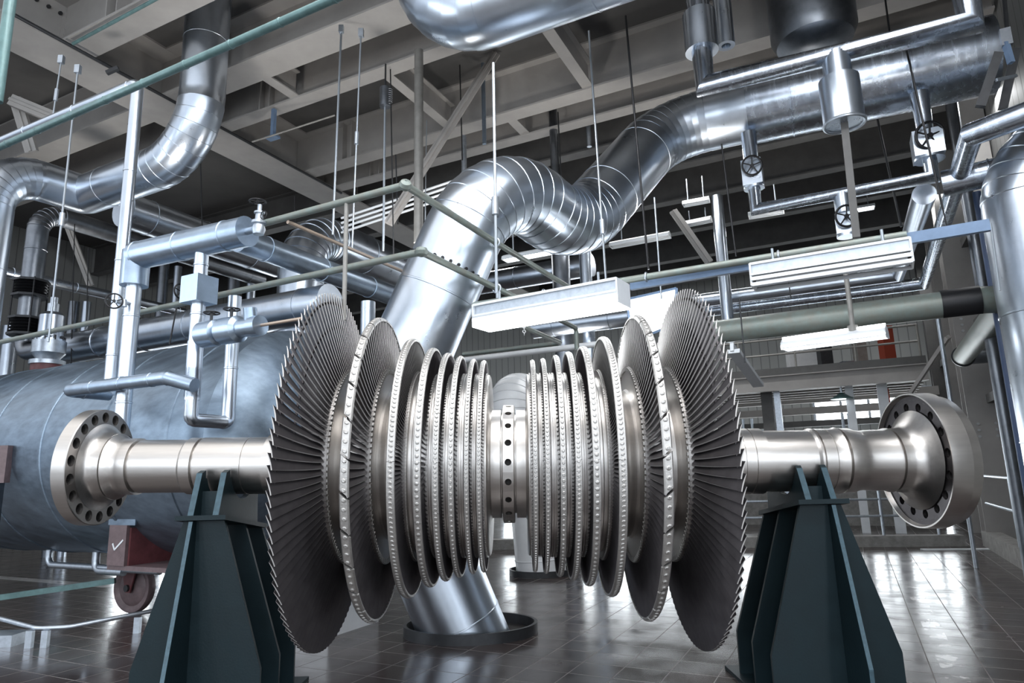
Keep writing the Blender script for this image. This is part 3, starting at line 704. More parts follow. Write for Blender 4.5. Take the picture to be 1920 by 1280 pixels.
# small pair: elbow on a riser beyond the header, and long V-run pipes
I0 = P(560, 640, 12.0); I1 = vert(I0, 428); I2 = go(I1, VD, 770)
pp, rr = seams(fillet([V3((I0.x, I0.y, .0)), I1, I2], [.85], 9), .42, 1.2, .012)
tag(MB().tube(pp, rr, 36).build('domed_elbow_duct', M['alud']), 'wide duct with a domed elbow behind the blue-grey header, above the left bladed wheel', 'duct')
def vrun(px, py, Y, x0, x1, r, lab, m, name='pipe', seam=1.2, cat='pipe', seg=24):
    q = P(px, py, Y); a, b = go(q, VD, x0), go(q, VD, x1)
    return pipe(name, lab, cat, [a, b], r, M[m], 0, seg=seg, seam=seam)
def urun(px, py, Y, x0, x1, r, lab, m, name='pipe', seam=1.2, cat='pipe', seg=24, group=None):
    q = P(px, py, Y); a, b = go(q, UD, x0), go(q, UD, x1)
    return pipe(name, lab, cat, [a, b], r, M[m], 0, seg=seg, seam=seam, group=group)
vrun(345, 432, 12.5, 232, 520, .33, 'silver pipe running back behind the blue-grey header, below the bent duct', 'alud', 'silver_pipe')
vrun(520, 475, 9.6, 448, 752, .185, 'blue-grey clad pipe running back from behind the header end', 'alub', 'clad_pipe')
vrun(150, 541, 13.5, -30, 345, .10, 'thin silver pipe sloping behind the relief valve', 'alud', 'silver_pipe')
urun(240, 634, 11.6, 95, 620, .285, 'silver pipe lying along the top of the tank', 'alud', 'silver_pipe')
# pipe with bellows
c0 = P(70, 440, 11.6); ct = vert(c0, 395); ce = go(ct, VD, 490); cb = vert(c0, 662)
t = thing('bellows_pipe', 'dark dull pipe with two black bellows coming down at the far left', 'pipe', (c0.x, c0.y, cb.z))
pp, rr = seams(fillet([vert(c0, 532), ct, ce], [.4], 8), .175, 1.6, .008); MB().tube(pp, rr, 24).build('pipe', M['aludk'], t)
def bell(y0, y1):
    a, b = vert(c0, y0), vert(c0, y1); L = (a-b).length; n = 5; prof = []
    for k in range(n*6+1): prof.append((L*k/(n*6), .225+.035*cos(2*pi*k/6)))
    MB().lathe(prof, b, ZD, 28).build('bellows', M['black'], t)
    for q in (a, b): MB().lathe([(-.02, .18), (-.02, .29), (.02, .29), (.02, .18)], q, ZD, 8).build('flange', M['dark'], t)
bell(528, 556); bell(598, 628)
MB().cyl(vert(c0, 600), vert(c0, 554), .165, 24).build('spool', M['aludk'], t)
for k in range(4):
    a = pi/4+pi/2*k; o_ = V3((cos(a), sin(a), 0))*.26; MB().cyl(vert(c0, 632)+o_, vert(c0, 524)+o_, .014, 6).build('tie_rod', M['black'], t)
pipe('elbow', '', '', [vert(c0, 632), vert(c0, 662), vert(c0, 662)+UD*.55], .15, M['aludk'], .22, parent=t)
# relief valve
c = P(92, 650, 11.3); t = thing('relief_valve', 'silver bell-shaped relief valve standing on the tank at the far left', 'valve', vert(c, 688))
b0 = vert(c, 684); hh = (vert(c, 640)-b0).z
MB().lathe([(0, .27), (.07, .27), (.07, .17), (.12, .19), (.2, .255), (hh, .255), (hh, .2)], b0, ZD, 32).build('body', M['galv'], t)
top = vert(c, 586); MB().lathe([(0, .23), (.03, .23), (.03, .195), ((top-vert(c, 640)).z-.06, .19), ((top-vert(c, 640)).z, .13)], vert(c, 640), ZD, 32).build('bonnet', M['alud'], t)
MB().cyl(top, vert(c, 570), .09, 16).cyl(vert(c, 570), vert(c, 558), .06, 16).build('cap', M['galv'], t)
MB().lathe([(-.27, .24), (0, .24)], b0, ZD, 24).build('base_flange', M['red'], t, 'red-brown base flange')
q = vert(c, 636); b = MB()
for k in range(10):
    a = 2*pi*k/10; b.cyl(q+V3((cos(a), sin(a), 0))*.215-ZD*.05, q+V3((cos(a), sin(a), 0))*.215+ZD*.05, .02, 6)
b.build('stud_ring', M['dark'], t)
# ================================================================== tank
def v_elev(px, py):
    d = ray(px, py); return atan2(d.z, Vv(d))
e1_, e0_ = v_elev(270, 661), v_elev(270, 1040); ec, eh = (e1_+e0_)/2, (e1_-e0_)/2
TR = 1.36; TL = TR/sin(eh); tv, tz = TL*cos(ec), EYE+TL*sin(ec)
u0 = Uv(at(-260, 850, tv)); u1 = Uv(at(615, 850, tv))
t = thing('storage_tank', 'big horizontal blue-grey clad tank lying behind the left half of the rotor', 'tank', UV((u0+u1)/2, tv, tz-TR))
prof = [(0, .02), (0.02, .5), (.1, .9), (.25, 1.18), (.45, TR)]
L = u1-u0; xs = .45
while xs < L-.6:
    prof += [(xs, TR), (xs+.008, TR+.012), (xs+.05, TR+.012), (xs+.058, TR)]; xs += 1.15
prof += [(L-.45, TR), (L-.25, 1.18), (L-.1, .9), (L-.02, .5), (L, .02)]
MB().lathe(prof, UV(u0, tv, tz), UD, 96).build('shell', M['tank'], t)
def saddle(u, lab=None):
    hall_box(MB(), u-.14, u+.14, tv-1.05, tv+1.05, tz-TR-.02, tz-TR+.42).build('saddle', M['red'], t, lab)
vw = Vv(Pz(245, 1148, 0)); wr = .33; zb = tz-TR
uw = Uv(at(250, 1105, vw)); vk_ = vw-.28
for _ in range(12): vk_ = tv-sqrt(max(0, TR**2-(tz-at(222, 985, vk_).z)**2))-.05
ub = Uv(at(222, 1020, vk_)); zt_ = at(222, 984, vk_).z; z0_ = at(222, 1060, vk_).z
hall_box(MB(), ub-.155, ub+.155, vk_-.02, vk_+.02, z0_, zt_).build('bracket_plate', M['brown'], t, 'purple-brown bracket plate with a white tick mark')
hall_box(MB(), ub-.17, ub+1.3, vk_, vw+.25, z0_-.05, z0_).build('bogie_beam', M['brown'], t)
hall_box(MB(), ub+.14, ub+.18, vk_+.02, vw+.9, z0_, zt_-.03).build('gusset', M['red'], t)
hall_box(MB(), ub-.2, ub+.28, vk_-.01, vk_+.01, zt_+.0, zt_+.14).build('pad_plate', M['tank'], t)
wc = UV(uw+.02, vw, wr)
for sg in (-1, 1):
    q = wc+VD*(.10*sg); MB().prism([q+UD*.2+ZD*(z0_-.05-wr), q-UD*.2+ZD*(z0_-.05-wr), q-UD*.05-ZD*.06, q+UD*.05-ZD*.06], VD*.02).build('wheel_fork', M['red'], t, 'red wheel fork')
MB().lathe([(-.05, .05), (-.05, .2), (-.03, .24), (-.055, .28), (-.055, wr-.01), (-.04, wr), (.04, wr), (.055, wr-.01), (.055, .28), (.03, .24), (.05, .2), (.05, .05)], wc, VD-UD*.1, 40).build('wheel', M['brown'], t)
MB().cyl(wc-VD*.13, wc+VD*.13, .045, 14).build('axle', M['dark'], t)
tk = UV(ub, vk_-.023, (z0_+zt_)/2)
MB().bar(tk-UD*.07+ZD*.02, tk-UD*.03-ZD*.05, .02, .004, VD).bar(tk-UD*.03-ZD*.05, tk+UD*.11+ZD*.06, .02, .004, VD).build('tick_mark', M['white'], t, 'white painted tick mark')
# concrete plinth with the second saddle
pc = Pz(548, 1190, 0); up_, vp_ = Uv(pc), Vv(pc)
tag(hall_box(MB(), up_-.1, up_+.5, vp_+.02, vp_+.9, 0, .55).build('plinth', M['pale'], smooth=0), 'pale concrete plinth under the right end of the tank, behind the left bladed wheel', 'plinth')
hall_box(MB(), up_-.05, up_+.4, vp_+.1, vp_+1.2, .55, max(.95, zb+.3)).build('saddle', M['brown'], t)
# drain pipes under the tank
def small(name, lab, pts, r, m, bend=.08, cat='pipe', **k): return pipe(name, lab, cat, pts, r, M[m], bend, 6, 14, **k)
a = P(94, 1018, 9.8); b = vert(a, 1058)
small('drain_pipe', 'silver drain pipe bent under the tank bottom, left of the wheel', [a, b, go(b, UD, 300)], .045, 'galv', .12)
a = P(182, 1026, 9.3); b = vert(a, 1069)
small('drain_pipe', 'second short silver drain pipe, ending beside the purple bracket', [a, b, go(b, UD, 232)], .05, 'galv', .12)
a, b = P(-30, 1124, 9.0), P(216, 1088, 9.2)
tag(MB().bar(a, b, .06, .07).build('tow_bar', M['tealpipe'], smooth=0), 'flat dark teal bar reaching left from the tank wheel', 'bar')
# low barrier in front of the tank
t = thing('low_barrier', 'low pale blue pipe barrier on short feet along the floor at bottom left', 'barrier', Pz(65, 1215, 0))
fa, fb, fc = Pz(66, 1214, 0), Pz(268, 1186, 0), Pz(4, 1210, 0); hb = P(75, 1176, fa.y+.05).z
rl = [P(-40, 1150, fa.y+.5), P(14, 1163, fa.y+.25), V3((fa.x, fa.y, hb)), P(130, 1175, fa.y+.05), P(300, 1142, fb.y)]
MB().tube(fillet(rl, .25, 5), .024, 12).build('rail', M['galv'], t)
for q in (fa, fb):
    for dx in (-.07, .10): MB().box(V3((q.x+dx, q.y, hb/2-.01)), .07, .05, hb-.02).build('foot', M['galv'], t)
tag(MB().box(Pz(-12, 1208, 0)+ZD*.06, .6, .3, .12).build('floor_bracket', M['galv'], smooth=0), 'galvanised block on the floor at the bottom left edge', 'bracket')
# steel frame edge at the far left
q = P(4, 900, 8.4); t = thing('steel_frame', 'purple and grey upright steel frame cut by the left edge, before the tank', 'frame', V3((q.x-.1, q.y, 0)))
a_, b_ = vert(q, 835), vert(q, 905); c_ = vert(q, 1010)
MB().box((a_+b_)/2+V3((-.15, 0, 0)), .42, .1, (a_-b_).z).build('upper_panel', M['brown'], t, 'dark purple upper panel'); MB().box((b_+c_)/2+V3((-.18, 0, 0)), .36, .1, (b_-c_).z).build('lower_panel', M['aludk'], t)
MB().box((c_+V3((c_.x, c_.y, 0)))/2+V3((-.3, 0, 0)), .12, .1, c_.z).build('leg', M['dark'], t)
# ================================================================== header and risers before the tank
h1 = P(462, 434, 6.1); zh = h1.z; h0 = Pz(256, 480, zh); hd = (h0-h1).normalized()
RH = .147
t = thing('steam_header', 'blue-grey clad header pipe with a flat round end, above the tank', 'pipe', h0)
hc = vert(h0, 536)
pp, rr = seams([h1, h0], RH, .62, .007); MB().tube(pp, rr, 32).build('barrel', M['alub'], t)
MB().cyl(h0+ZD*.05, hc, RH*.93, 32).build('drop_leg', M['alub'], t)
MB().cyl(h1, h1-hd*.012, RH*1.02, 32).build('end_cap', M['alub'], t)
small('riser_pipe', 'silver riser dropping from the header, behind the left shaft', [vert(h0, 530), vert(h0, 885), vert(h0, 885)+VD*(tv-TR*.96-Vv(h0))], .077, 'alu', .1, seam=.9, h=.005)
# P3
a = go(h1, hd, 380); p3t = a-ZD*.05; p3b = vert(a, 787); vv = go(p3b, VD, 427)
t = thing('u_bend_pipe', 'silver pipe dropping from the header into a square U-bend near the bladed wheel', 'pipe', p3b)
pp, rr = seams(fillet([p3t, p3b, vv, vert(vv, 556)], [.05, .05], 3), .066, .5, .005); MB().tube(pp, rr, 24).build('pipe', M['alu'], t)
for y0, y1 in ((640, 750), (745, 690)): MB().cyl(vert(p3b, y0), vert(p3b, y1), .073, 24).build('sleeve', M['alu'], t)
q = (vert(p3t, 520)+vert(p3t, 569))/2; s_ = (vert(p3t, 520)-vert(p3t, 569)).z
tv_ = thing('box_valve', 'square clad valve box on the U-bend pipe, its small wheel on the left', 'valve', q)
MB().obox(q, UD*.12, VD*.12, ZD*(s_/2)).build('box', M['alub'], tv_, smooth=0)
hw = MB(); handwheel(hw, q-UD*.27+ZD*.03, UD, .075, M['black']); hw.cyl(q-UD*.12+ZD*.03, q-UD*.27+ZD*.03, .016, 10, M['dark']); hw.build('handwheel', M['black'], tv_)
# clad twin valves
a = P(378, 628, 6.2); d_ = UD
t = thing('twin_clad_valves', 'two lagged valves in a row ending in an angled stub, left of the bladed wheel', 'valve', a)
L1 = [(0, .075), (.02, .125), (.22, .125), (.24, .085), (.27, .085), (.29, .125), (.49, .125), (.52, .085), (.66, .085), (.67, .095), (.77, .095), (.78, .02)]
MB().lathe(L1, a, d_, 28).build('lagging', M['alub'], t)
q = a+d_*.66; MB().cyl(q, q+ZD*.17-VD*.03, .06, 20).build('angled_stub', M['alub'], t)
MB().cyl(a+d_*.77, go(a+d_*.77, d_, 566), .015, 10).build('drain_line', M['copper'], t, 'thin brown drain line')
for k in (.12, .39):
    hw = MB(); q = a+d_*k+ZD*.2; handwheel(hw, q, ZD, .07, M['black']); hw.cyl(q-ZD*.09, q, .014, 10, M['dark']); hw.build('handwheel', M['black'], t)
# P4 loop and P1
r0 = P(365, 722, 6.12); r1 = P(312, 708, 6.2); r2 = go(r1, UD, 126); r3 = go(r2, VD, 205)
small('loop_pipe', 'blue-grey clad pipe doubling back in a narrow loop across the tank front', [r0, r1, r2, r3], .067, 'alub', [.12, .085], seam=.45, h=.005)
p1b = V3((r3.x, r3.y, r3.z)); pt = vert(p1b, 156); pl = go(pt, UD, -60)
small('tall_riser', 'tall silver riser from the loop up to a bend below the ceiling, left side', [p1b, pt, pl], .068, 'alu', .1, seam=1.1, h=.005)
# bypass valve between the two risers
q = P(235, 567, 6.6); t = thing('bypass_valve', 'small black handwheel valve between the two silver risers', 'valve', q)
hw = MB(); handwheel(hw, P(214, 564, 6.45), UD*.8-VD*.6, .075, M['black']); hw.build('handwheel', M['black'], t)
MB().cyl(P(216, 565, 6.45), P(243, 569, 6.66), .02, 10).cyl(P(232, 562, 6.55), P(232, 575, 6.55), .03, 10).build('body', M['galv'], t)
# header end valve
q = P(485, 428, 6.02); t = thing('gate_valve', 'upright gate valve with a black handwheel at the header end', 'valve', q)
MB().cyl(h1, q, .035, 14).lathe([(0, .05), (.05, .065), (.1, .05), (.105, .07), (.13, .07), (.135, .04), (.2, .035), (.21, .05), (.225, .05), (.24, .02), (.30, .02)], q-ZD*.06, ZD, 20).build('body', M['galv'], t)
hw = MB(); q2 = P(483, 378, 6.02); handwheel(hw, q2, ZD, .075, M['black']); hw.build('handwheel', M['black'], t)
hw = MB(); handwheel(hw, q+UD*.1-VD*.04+ZD*.1, VD, .04, M['black']); hw.build('side_wheel', M['black'], t)
# ================================================================== verdigris railing pipes
z = P(790, 472, 5.8).z
g = [Pz(-40, 650, z), Pz(790, 472, z), Pz(978, 563, z), Pz(1080, 615, z)]; g.append(vert(g[3], 655))
t = thing('green_pipe_run', 'lower green-grey pipe crossing the left side, turning back before the fat duct', 'pipe', g[1])
MB().tube(fillet(g, [.07, 0, .06], 5), .034, 16).build('pipe', M['green'], t); MB().torus(g[1]-ZD*0, ZD, .02, .045, 16, 8).build('elbow_fitting', M['green'], t)
for px in (92, 932):
    q = go(g[0], UD, px) if px < 500 else go(g[1], (g[2]-g[1]).normalized(), px)
    MB().torus(q, UD if px < 500 else VD, .045, .014, 18, 8).cyl(q+ZD*.03, q+ZD*.12, .016, 8).cyl(q-ZD*.12, q-ZD*.03, .016, 8).build('pipe_clamp', M['galv'], t)
z2 = P(760, 347, 5.3).z
g2 = [Pz(490, 420, z2), Pz(760, 347, z2), Pz(932, 456, z2), Pz(1066, 538, z2)]
t = thing('green_pipe_run', 'upper green-grey pipe from the gate valve, turning back at a round fitting', 'pipe', g2[1])
MB().tube(fillet(g2, [.06, 0], 5), .033, 16).build('pipe', M['green'], t)
MB().torus(g2[1], V3((.3, -.8, .5)), .012, .046, 18, 8).build('elbow_fitting', M['green'], t)
q = go(g2[1], (g2[2]-g2[1]).normalized(), 930); MB().torus(q, VD, .043, .013, 18, 8).cyl(q+ZD*.03, q+ZD*.14, .015, 8).build('pipe_clamp', M['galv'], t)
a = go(g2[0], (g2[1]-g2[0]).normalized(), 650); small('thin_riser', 'thin grey upright pipe hanging from the upper green pipe', [a, vert(a, 600)], .02, 'grpipe', 0)
a = go(g2[0], (g2[1]-g2[0]).normalized(), 540)-ZD*.05; small('thin_pipe', 'thin brown-grey pipe running back from the upper green pipe', [a, go(a, VD, 760)], .018, 'copper', 0)
z3 = P(886, 572, 7.0).z
s0, s1 = Pz(886, 572, z3), Pz(1700, 440, z3); s2 = Pz(1052, 643, z3); s3 = Pz(868, 664, z3)
t = thing('green_pipe_run', 'long green-grey pipe crossing above the right bladed wheel along the blue strut', 'pipe', s0)
MB().tube(fillet([s1, s0, s2, s3], [.05, .06], 5), .033, 16).build('pipe', M['green'], t)
for px in (1020, 1212, 1460):
    q = go(s0, (s1-s0).normalized(), px); MB().torus(q, (s1-s0), .04, .01, 16, 8).build('pipe_clamp', M['galv'], t)
q = go(s0, (s2-s0).normalized(), 978); 
b0, b1 = Pz(1180, 533, z3-.03), Pz(1858, 418, z3-.02)
dd = (b1-b0).normalized(); b0 = b0+VD*.05; b1 = b1+VD*.05
tag(MB().bar(b0, b1, .05, .09).build('channel_strut', M['bluestrut'], smooth=0), 'long blue-grey channel strut carrying the lamps above the right bladed wheel', 'strut')
small('pale_pipe', 'pale horizontal pipe just behind the top of the rotor, right of the fat duct', [P(862, 676, 10.2), P(1120, 645, 9.6)], .045, 'pale', 0)
# teal pipe, upper left, and the thin runs near it
z4 = P(300, 139, 5.2).z
small('teal_pipe', 'long teal green pipe slanting across the upper left corner', [Pz(-60, 302, z4), Pz(760, -62, z4)], .034, 'tealpipe', 0, seam=.55, h=.004)
a = P(14, 40, 4.6); small('teal_riser', 'teal upright pipe at the very upper left edge', [vert(a, -60), vert(a, 190)], .042, 'tealpipe', 0)
a, b = Pz(20, 24, ZF-.06), Pz(640, 362, ZF-.06)
small('conduit', 'thin dark conduit clipped along the underside of the main girder', [a, b], .028, 'dark', 0)
a2 = Pz(118, 62, ZF-.05); b2 = Pz(320, -12, ZF-.05)
small('conduit', 'thin teal conduit clipped under the upper left cross beam', [Pz(137, 82, ZF-.05), Pz(330, -22, ZF-.05)], .026, 'tealpipe', 0)
tag(MB().bar(P(200, 137, 9.0), P(222, 127, 9.0), .05, .06).build('beam_clip', M['dark'], smooth=0), 'short dark clip across the girder conduit', 'clip')
# blue bracket under the second cross beam
a = Pz(514, 205, ZF); t = thing('drop_bracket', 'blue-grey drop bracket with a foot plate hanging under the second cross beam', 'bracket', a)
b = vert(a, 258); MB().bar(a, b, .07, .07, UD).build('stem', M['bluestrut'], t); MB().obox(b, UD*.12, VD*.07, ZD*.02).build('foot', M['bluestrut'], t)
small('thin_conduit', 'thin grey conduit from the girder past the blue bracket', [P(473, 266, b.y), P(508, 255, b.y-.1), P(628, 216, b.y-.4)], .016, 'grpipe', 0)
# conduit bundle
for k in range(4):
    small('cable_conduit', ('topmost', 'second', 'third', 'lowest')[k]+' of four pale parallel conduits behind the round grey post', [P(640, 409+k*9, 11.5), P(850, 339+k*9, 10.9)], .022, 'white', 0, group='pale conduit bundle')
# round posts and vertical pipes hanging from the deck
def post(px, py, Y, y0, y1, r, lab, m='grpipe', name='hanging_post', cat='post'):
    q = P(px, py, Y); return tag(MB().cyl(vert(q, y1), vert(q, y0), r, 20).build(name, M[m]), lab, cat)
post(785, 300, 9.6, 95, 455, .072, 'round grey post dropping from the ceiling left of the fat duct bend')
post(1036, 200, 12.5, 130, 375, .085, 'dark round post hanging behind the second bend of the fat duct', 'aludk')
post(870, 290, 11.5, 255, 335, .05, 'short pale pipe stub just above the first bend of the fat duct', 'galv')
post(907, 200, 11.6, 112, 270, .04, 'thin blue-grey pipe stub hanging left of the bright rod', 'alub')
post(1102, 215, 12.6, 190, 275, .05, 'short grey pipe stub above the middle of the fat duct', 'galv')
post(1352, 460, 13.2, 368, 640, .12, 'silver vertical pipe right of the diagonal brace, above the right bladed wheel', 'alu', 'vertical_pipe', 'pipe')
post(1098, 500, 13.6, 460, 1046, .13, 'bright vertical pipe just right of the fat duct trough', 'alu', 'vertical_pipe', 'pipe')
post(1052, 510, 14.1, 470, 1041, .2, 'dull vertical duct behind the pale slanting pipe', 'aludk', 'vertical_duct', 'duct')
q = P(690, 585, 9.0); tag(MB().cyl(vert(q, 640), vert(q, 566), .1, 20).build('pipe_stub', M['alu']), 'short silver pipe stub between the left bladed wheel and the fat duct', 'pipe')
for i, (px, y0, w) in enumerate(((28, 612, .2), (140, 566, .13), (164, 566, .10), (303, 482, .13), (330, 500, .1), (437, 500, .15), (470, 500, .12))):
    q = P(px, 560, 17.0); tag(MB().cyl(V3((q.x, q.y, 0)), vert(q, y0), w, 18).build('background_riser', M['alud' if i % 2 == 0 else 'aludk']), ('leftmost', 'second', 'third', 'fourth', 'fifth', 'sixth', 'rightmost')[i]+' of the upright silver pipes far behind the tank', 'pipe', 'risers far behind the tank')
urun(1000, 515, 15.6, 860, 1110, .27, 'big silver pipe lying across far back below the trough of the fat duct', 'alud', 'silver_pipe')
urun(1130, 600, 13.0, 1000, 1300, .2, 'pale silver pipe far back between the lit lamp and the right bladed wheel', 'alud', 'silver_pipe')
# ================================================================== right side pipework
# manifold pipe before the lagged duct
z = P(1340, 155, 7.4).z; a, b = Pz(1322, 160, z), Pz(1820, 44, z); RM = .158
t = thing('manifold_pipe', 'streaky clad pipe across the upper right, mitred up at both ends', 'pipe', a)
pp, rr = seams([vert(a, -70), a], RM*.88, 1.3, .006); MB().tube(fillet([vert(a, -70), a, b, vert(b, -90)], 0), RM, 28).build('pipe', M['alus'], t)
MB().cyl(vert(a, 97), vert(a, 27), RM*1.28, 28).build('sleeve', M['alu'], t)
q = go(a, (b-a).normalized(), 1566); nk, s0, s1 = vert(q, 105), vert(q, 150), vert(q, 232)
MB().cyl(s0, q, RM*.95, 28).build('branch_neck', M['alu'], t)
MB().cyl(s1, s0, RM*1.36, 32).build('branch_sleeve', M['alu'], t); MB().torus(s1, ZD, RM*1.33, .02, 32, 8).build('sleeve_rim', M['galv'], t)
q = P(1357, 40, 7.9); t2 = MB().lathe([(0, .06), (0, .115), (.75, .115), (.75, .06), (.70, .05), (.05, .05)][::-1], vert(q, 86), ZD, 24, loop=True)
tag(t2.build('open_sleeve', M['alu']), 'short open-ended clad sleeve hanging behind the upper left end of the manifold', 'sleeve')
e0 = s1; e1 = P(1606, 446, e0.y-.05)
tag(MB().bar(vert(s1, 228), e1, .075, .075, UD).build('square_drop_rod', M['beamd'], smooth=0), 'dark square rod dropping from the manifold branch to the blue strut', 'rod')
# dark vessel at the top
q = P(1525, 60, 8.9); vb0 = vert(q, 92); v = MB().lathe([(0, .02), (.02, .35), (.10, .53), (.26, .60), (ZDK-.02-vb0.z, .60)], vb0, ZD, 48)
tag(v.build('hanging_vessel', M['aludk']), 'dark upright vessel bottom hanging at the upper right over the duct', 'vessel')
# valve loop below the duct
z = P(1418, 392, 9.0).z; a, b = Pz(1418, 392, z), Pz(1748, 332, z); RL = .112
t = thing('valve_loop', 'slim clad pipe loop with three handwheel valves below the lagged duct', 'pipe', a)
vl, vr = vert(a, 250), vert(b, 175)
MB().tube([vl, a, b, vr], RL, 24).build('pipe', M['alus'], t)
def hvalve(c, w, h, hwR, name='valve', off=.19, flange=True):
    o = MB().obox(c, UD*w, VD*w, ZD*h).build('valve_box', M['alu'], t, smooth=0)
    if flange: MB().cyl(c-ZD*(h+.03), c-ZD*h, w*1.05, 24).build('flange', M['alu'], t)
    hw = MB(); q = c-VD*off+UD*.02+ZD*.06; handwheel(hw, q, VD*1.0+UD*-.35+ZD*.25, hwR, M['black']); hw.cyl(q, q+VD*(off-w+.02), .016, 8, M['dark']); hw.build('handwheel', M['black'], t)
hvalve((vert(a, 305)+vert(a, 350))/2, .135, .19, .135)
hvalve((vert(b, 252)+vert(b, 296))/2, .17, .17, .17)
q = go(a, (b-a).normalized(), 1578); q1 = vert(q, 438); MB().cyl(vert(q, 400), q, RL*.95, 24).build('branch', M['alu'], t)
hvalve((vert(q, 405)+q1)/2, .12, .14, .14)
z = P(1770, 343, 7.8).z
small('dull_pipe', 'thick dull pipe entering from the right edge beside the valve loop', [Pz(1768, 345, z), Pz(1990, 292, z)], .165, 'alus', 0, seam=1.2)
# overhead pipe pair along the right wall, turning left at their far ends
z = P(1822, 252, 6.7).z; a = Pz(1822, 252, z); far = Pz(1733, 531, z)
t = thing('wall_pipe', 'lagged pipe coming in from the right edge and running back overhead, outer of the pair', 'pipe', a)
MB().tube([Pz(1990, 190, z), a, far, go(far, UD, 1325)], .13, 24).build('pipe', M['alus'], t)
z = P(1752, 285, 7.4).z; a = Pz(1733, 364, z); far = Pz(1684, 514, z)
t = thing('wall_pipe', 'lagged pipe running back overhead beside the outer one, then left above the green pipe', 'pipe', a)
MB().tube([a, far, go(far, UD, 1300)], .15, 24).build('pipe', M['alud'], t)
# big verdigris pipe with an elbow
z = P(1862, 562, 8.2).z; a = Pz(1895, 556, z); l = Pz(1340, 623, z); e = Pz(1806, 668, z)
t = thing('green_main_pipe', 'thick green-grey pipe crossing above the right coupling with a big elbow by the right wall', 'pipe', a)
MB().tube(fillet([l, a, e], [.34], 10), .172, 28).build('pipe', M['green'], t)
MB().lathe([(-.03, .172), (-.03, .2), (.03, .2), (.03, .172)], e, VD, 28).build('end_flange', M['dark'], t)
dl = (a-l).normalized(); w0, w1 = go(l, dl, 1764), go(l, dl, 1838); prof = MB()
n = 14; rings = []
for k in range(n+1):
    an = radians(-75+165*k/n); rad = VD*-cos(an)+ZD*sin(an); rings.append([w0+rad*.174, w0+rad*.19, w1+rad*.19, w1+rad*.174])
prof.ringsurf(rings, True, True, True); prof.build('black_wrap', M['black'], t, 'black tarry patch')
b = go(e+ZD*.0, UD, 1900); small('short_pipe', 'short dull pipe from the green elbow end into the right wall', [e+VD*.12, b+VD*.12], .15, 'aludk', 0)
# big white riser at the right edge and the blue one beside it
q = P(1984, 600, 6.9); c = V3((q.x, q.y, 0)); ct_ = vert(q, 285)
pp, rr = seams(fillet([c, ct_, ct_+UD*(UR+.56-Uv(ct_))], [.7], 9), .50, 1.35, .008)
tag(MB().tube(pp, rr, 48).build('clad_riser', M['alud']), 'broad pale clad riser with a gored elbow cut by the right edge', 'pipe')
q = P(1893, 720, 8.3); tag(MB().cyl(V3((q.x, q.y, 0)), V3((q.x, q.y, 5.2)), .05, 14).build('blue_riser', M['navy']), 'thin navy blue upright pipe beside the broad pale riser', 'pipe')
q = P(1790, 800, 11.5); tag(MB().cyl(V3((q.x, q.y, 0)), V3((q.x, q.y, 4.2)), .035, 12).build('wall_conduit', M['galv']), 'thin galvanised conduit before the wide right column', 'conduit')
q = P(1846, 560, 10.0); tag(MB().cyl(V3((q.x, q.y, 0)), V3((q.x, q.y, 9.4)), .09, 14).build('wall_downpipe', M['aludk']), 'dull downpipe on the right wall left of the pale riser', 'pipe')
# hanger bracket in the upper right corner
a = P(1862, 60, 6.6); t = thing('pipe_hanger', 'dark steel pipe hanger with clevis and channel at the upper right corner', 'bracket', a)
MB().bar(P(1880, -40, 6.6), P(1888, 52, 6.6), .03, .03).build('rod', M['dark'], t); MB().obox(P(1886, 70, 6.6), UD*.05, VD*.03, ZD*.10).build('clevis', M['aludk'], t)
MB().bar(P(1885, 80, 6.6), P(1896, 118, 6.6), .06, .05).build('link', M['bluestrut'], t)
MB().bar(P(1872, 100, 6.5), P(1838, 200, 6.6), .07, .09).build('channel', M['dark'], t); MB().bar(P(1905, 92, 6.9), P(1880, 205, 7.0), .06, .09).build('channel', M['dark'], t)
MB().bar(P(1868, 150, 6.5), P(1905, 142, 6.6), .03, .03).build('tie_bolt', M['galv'], t)
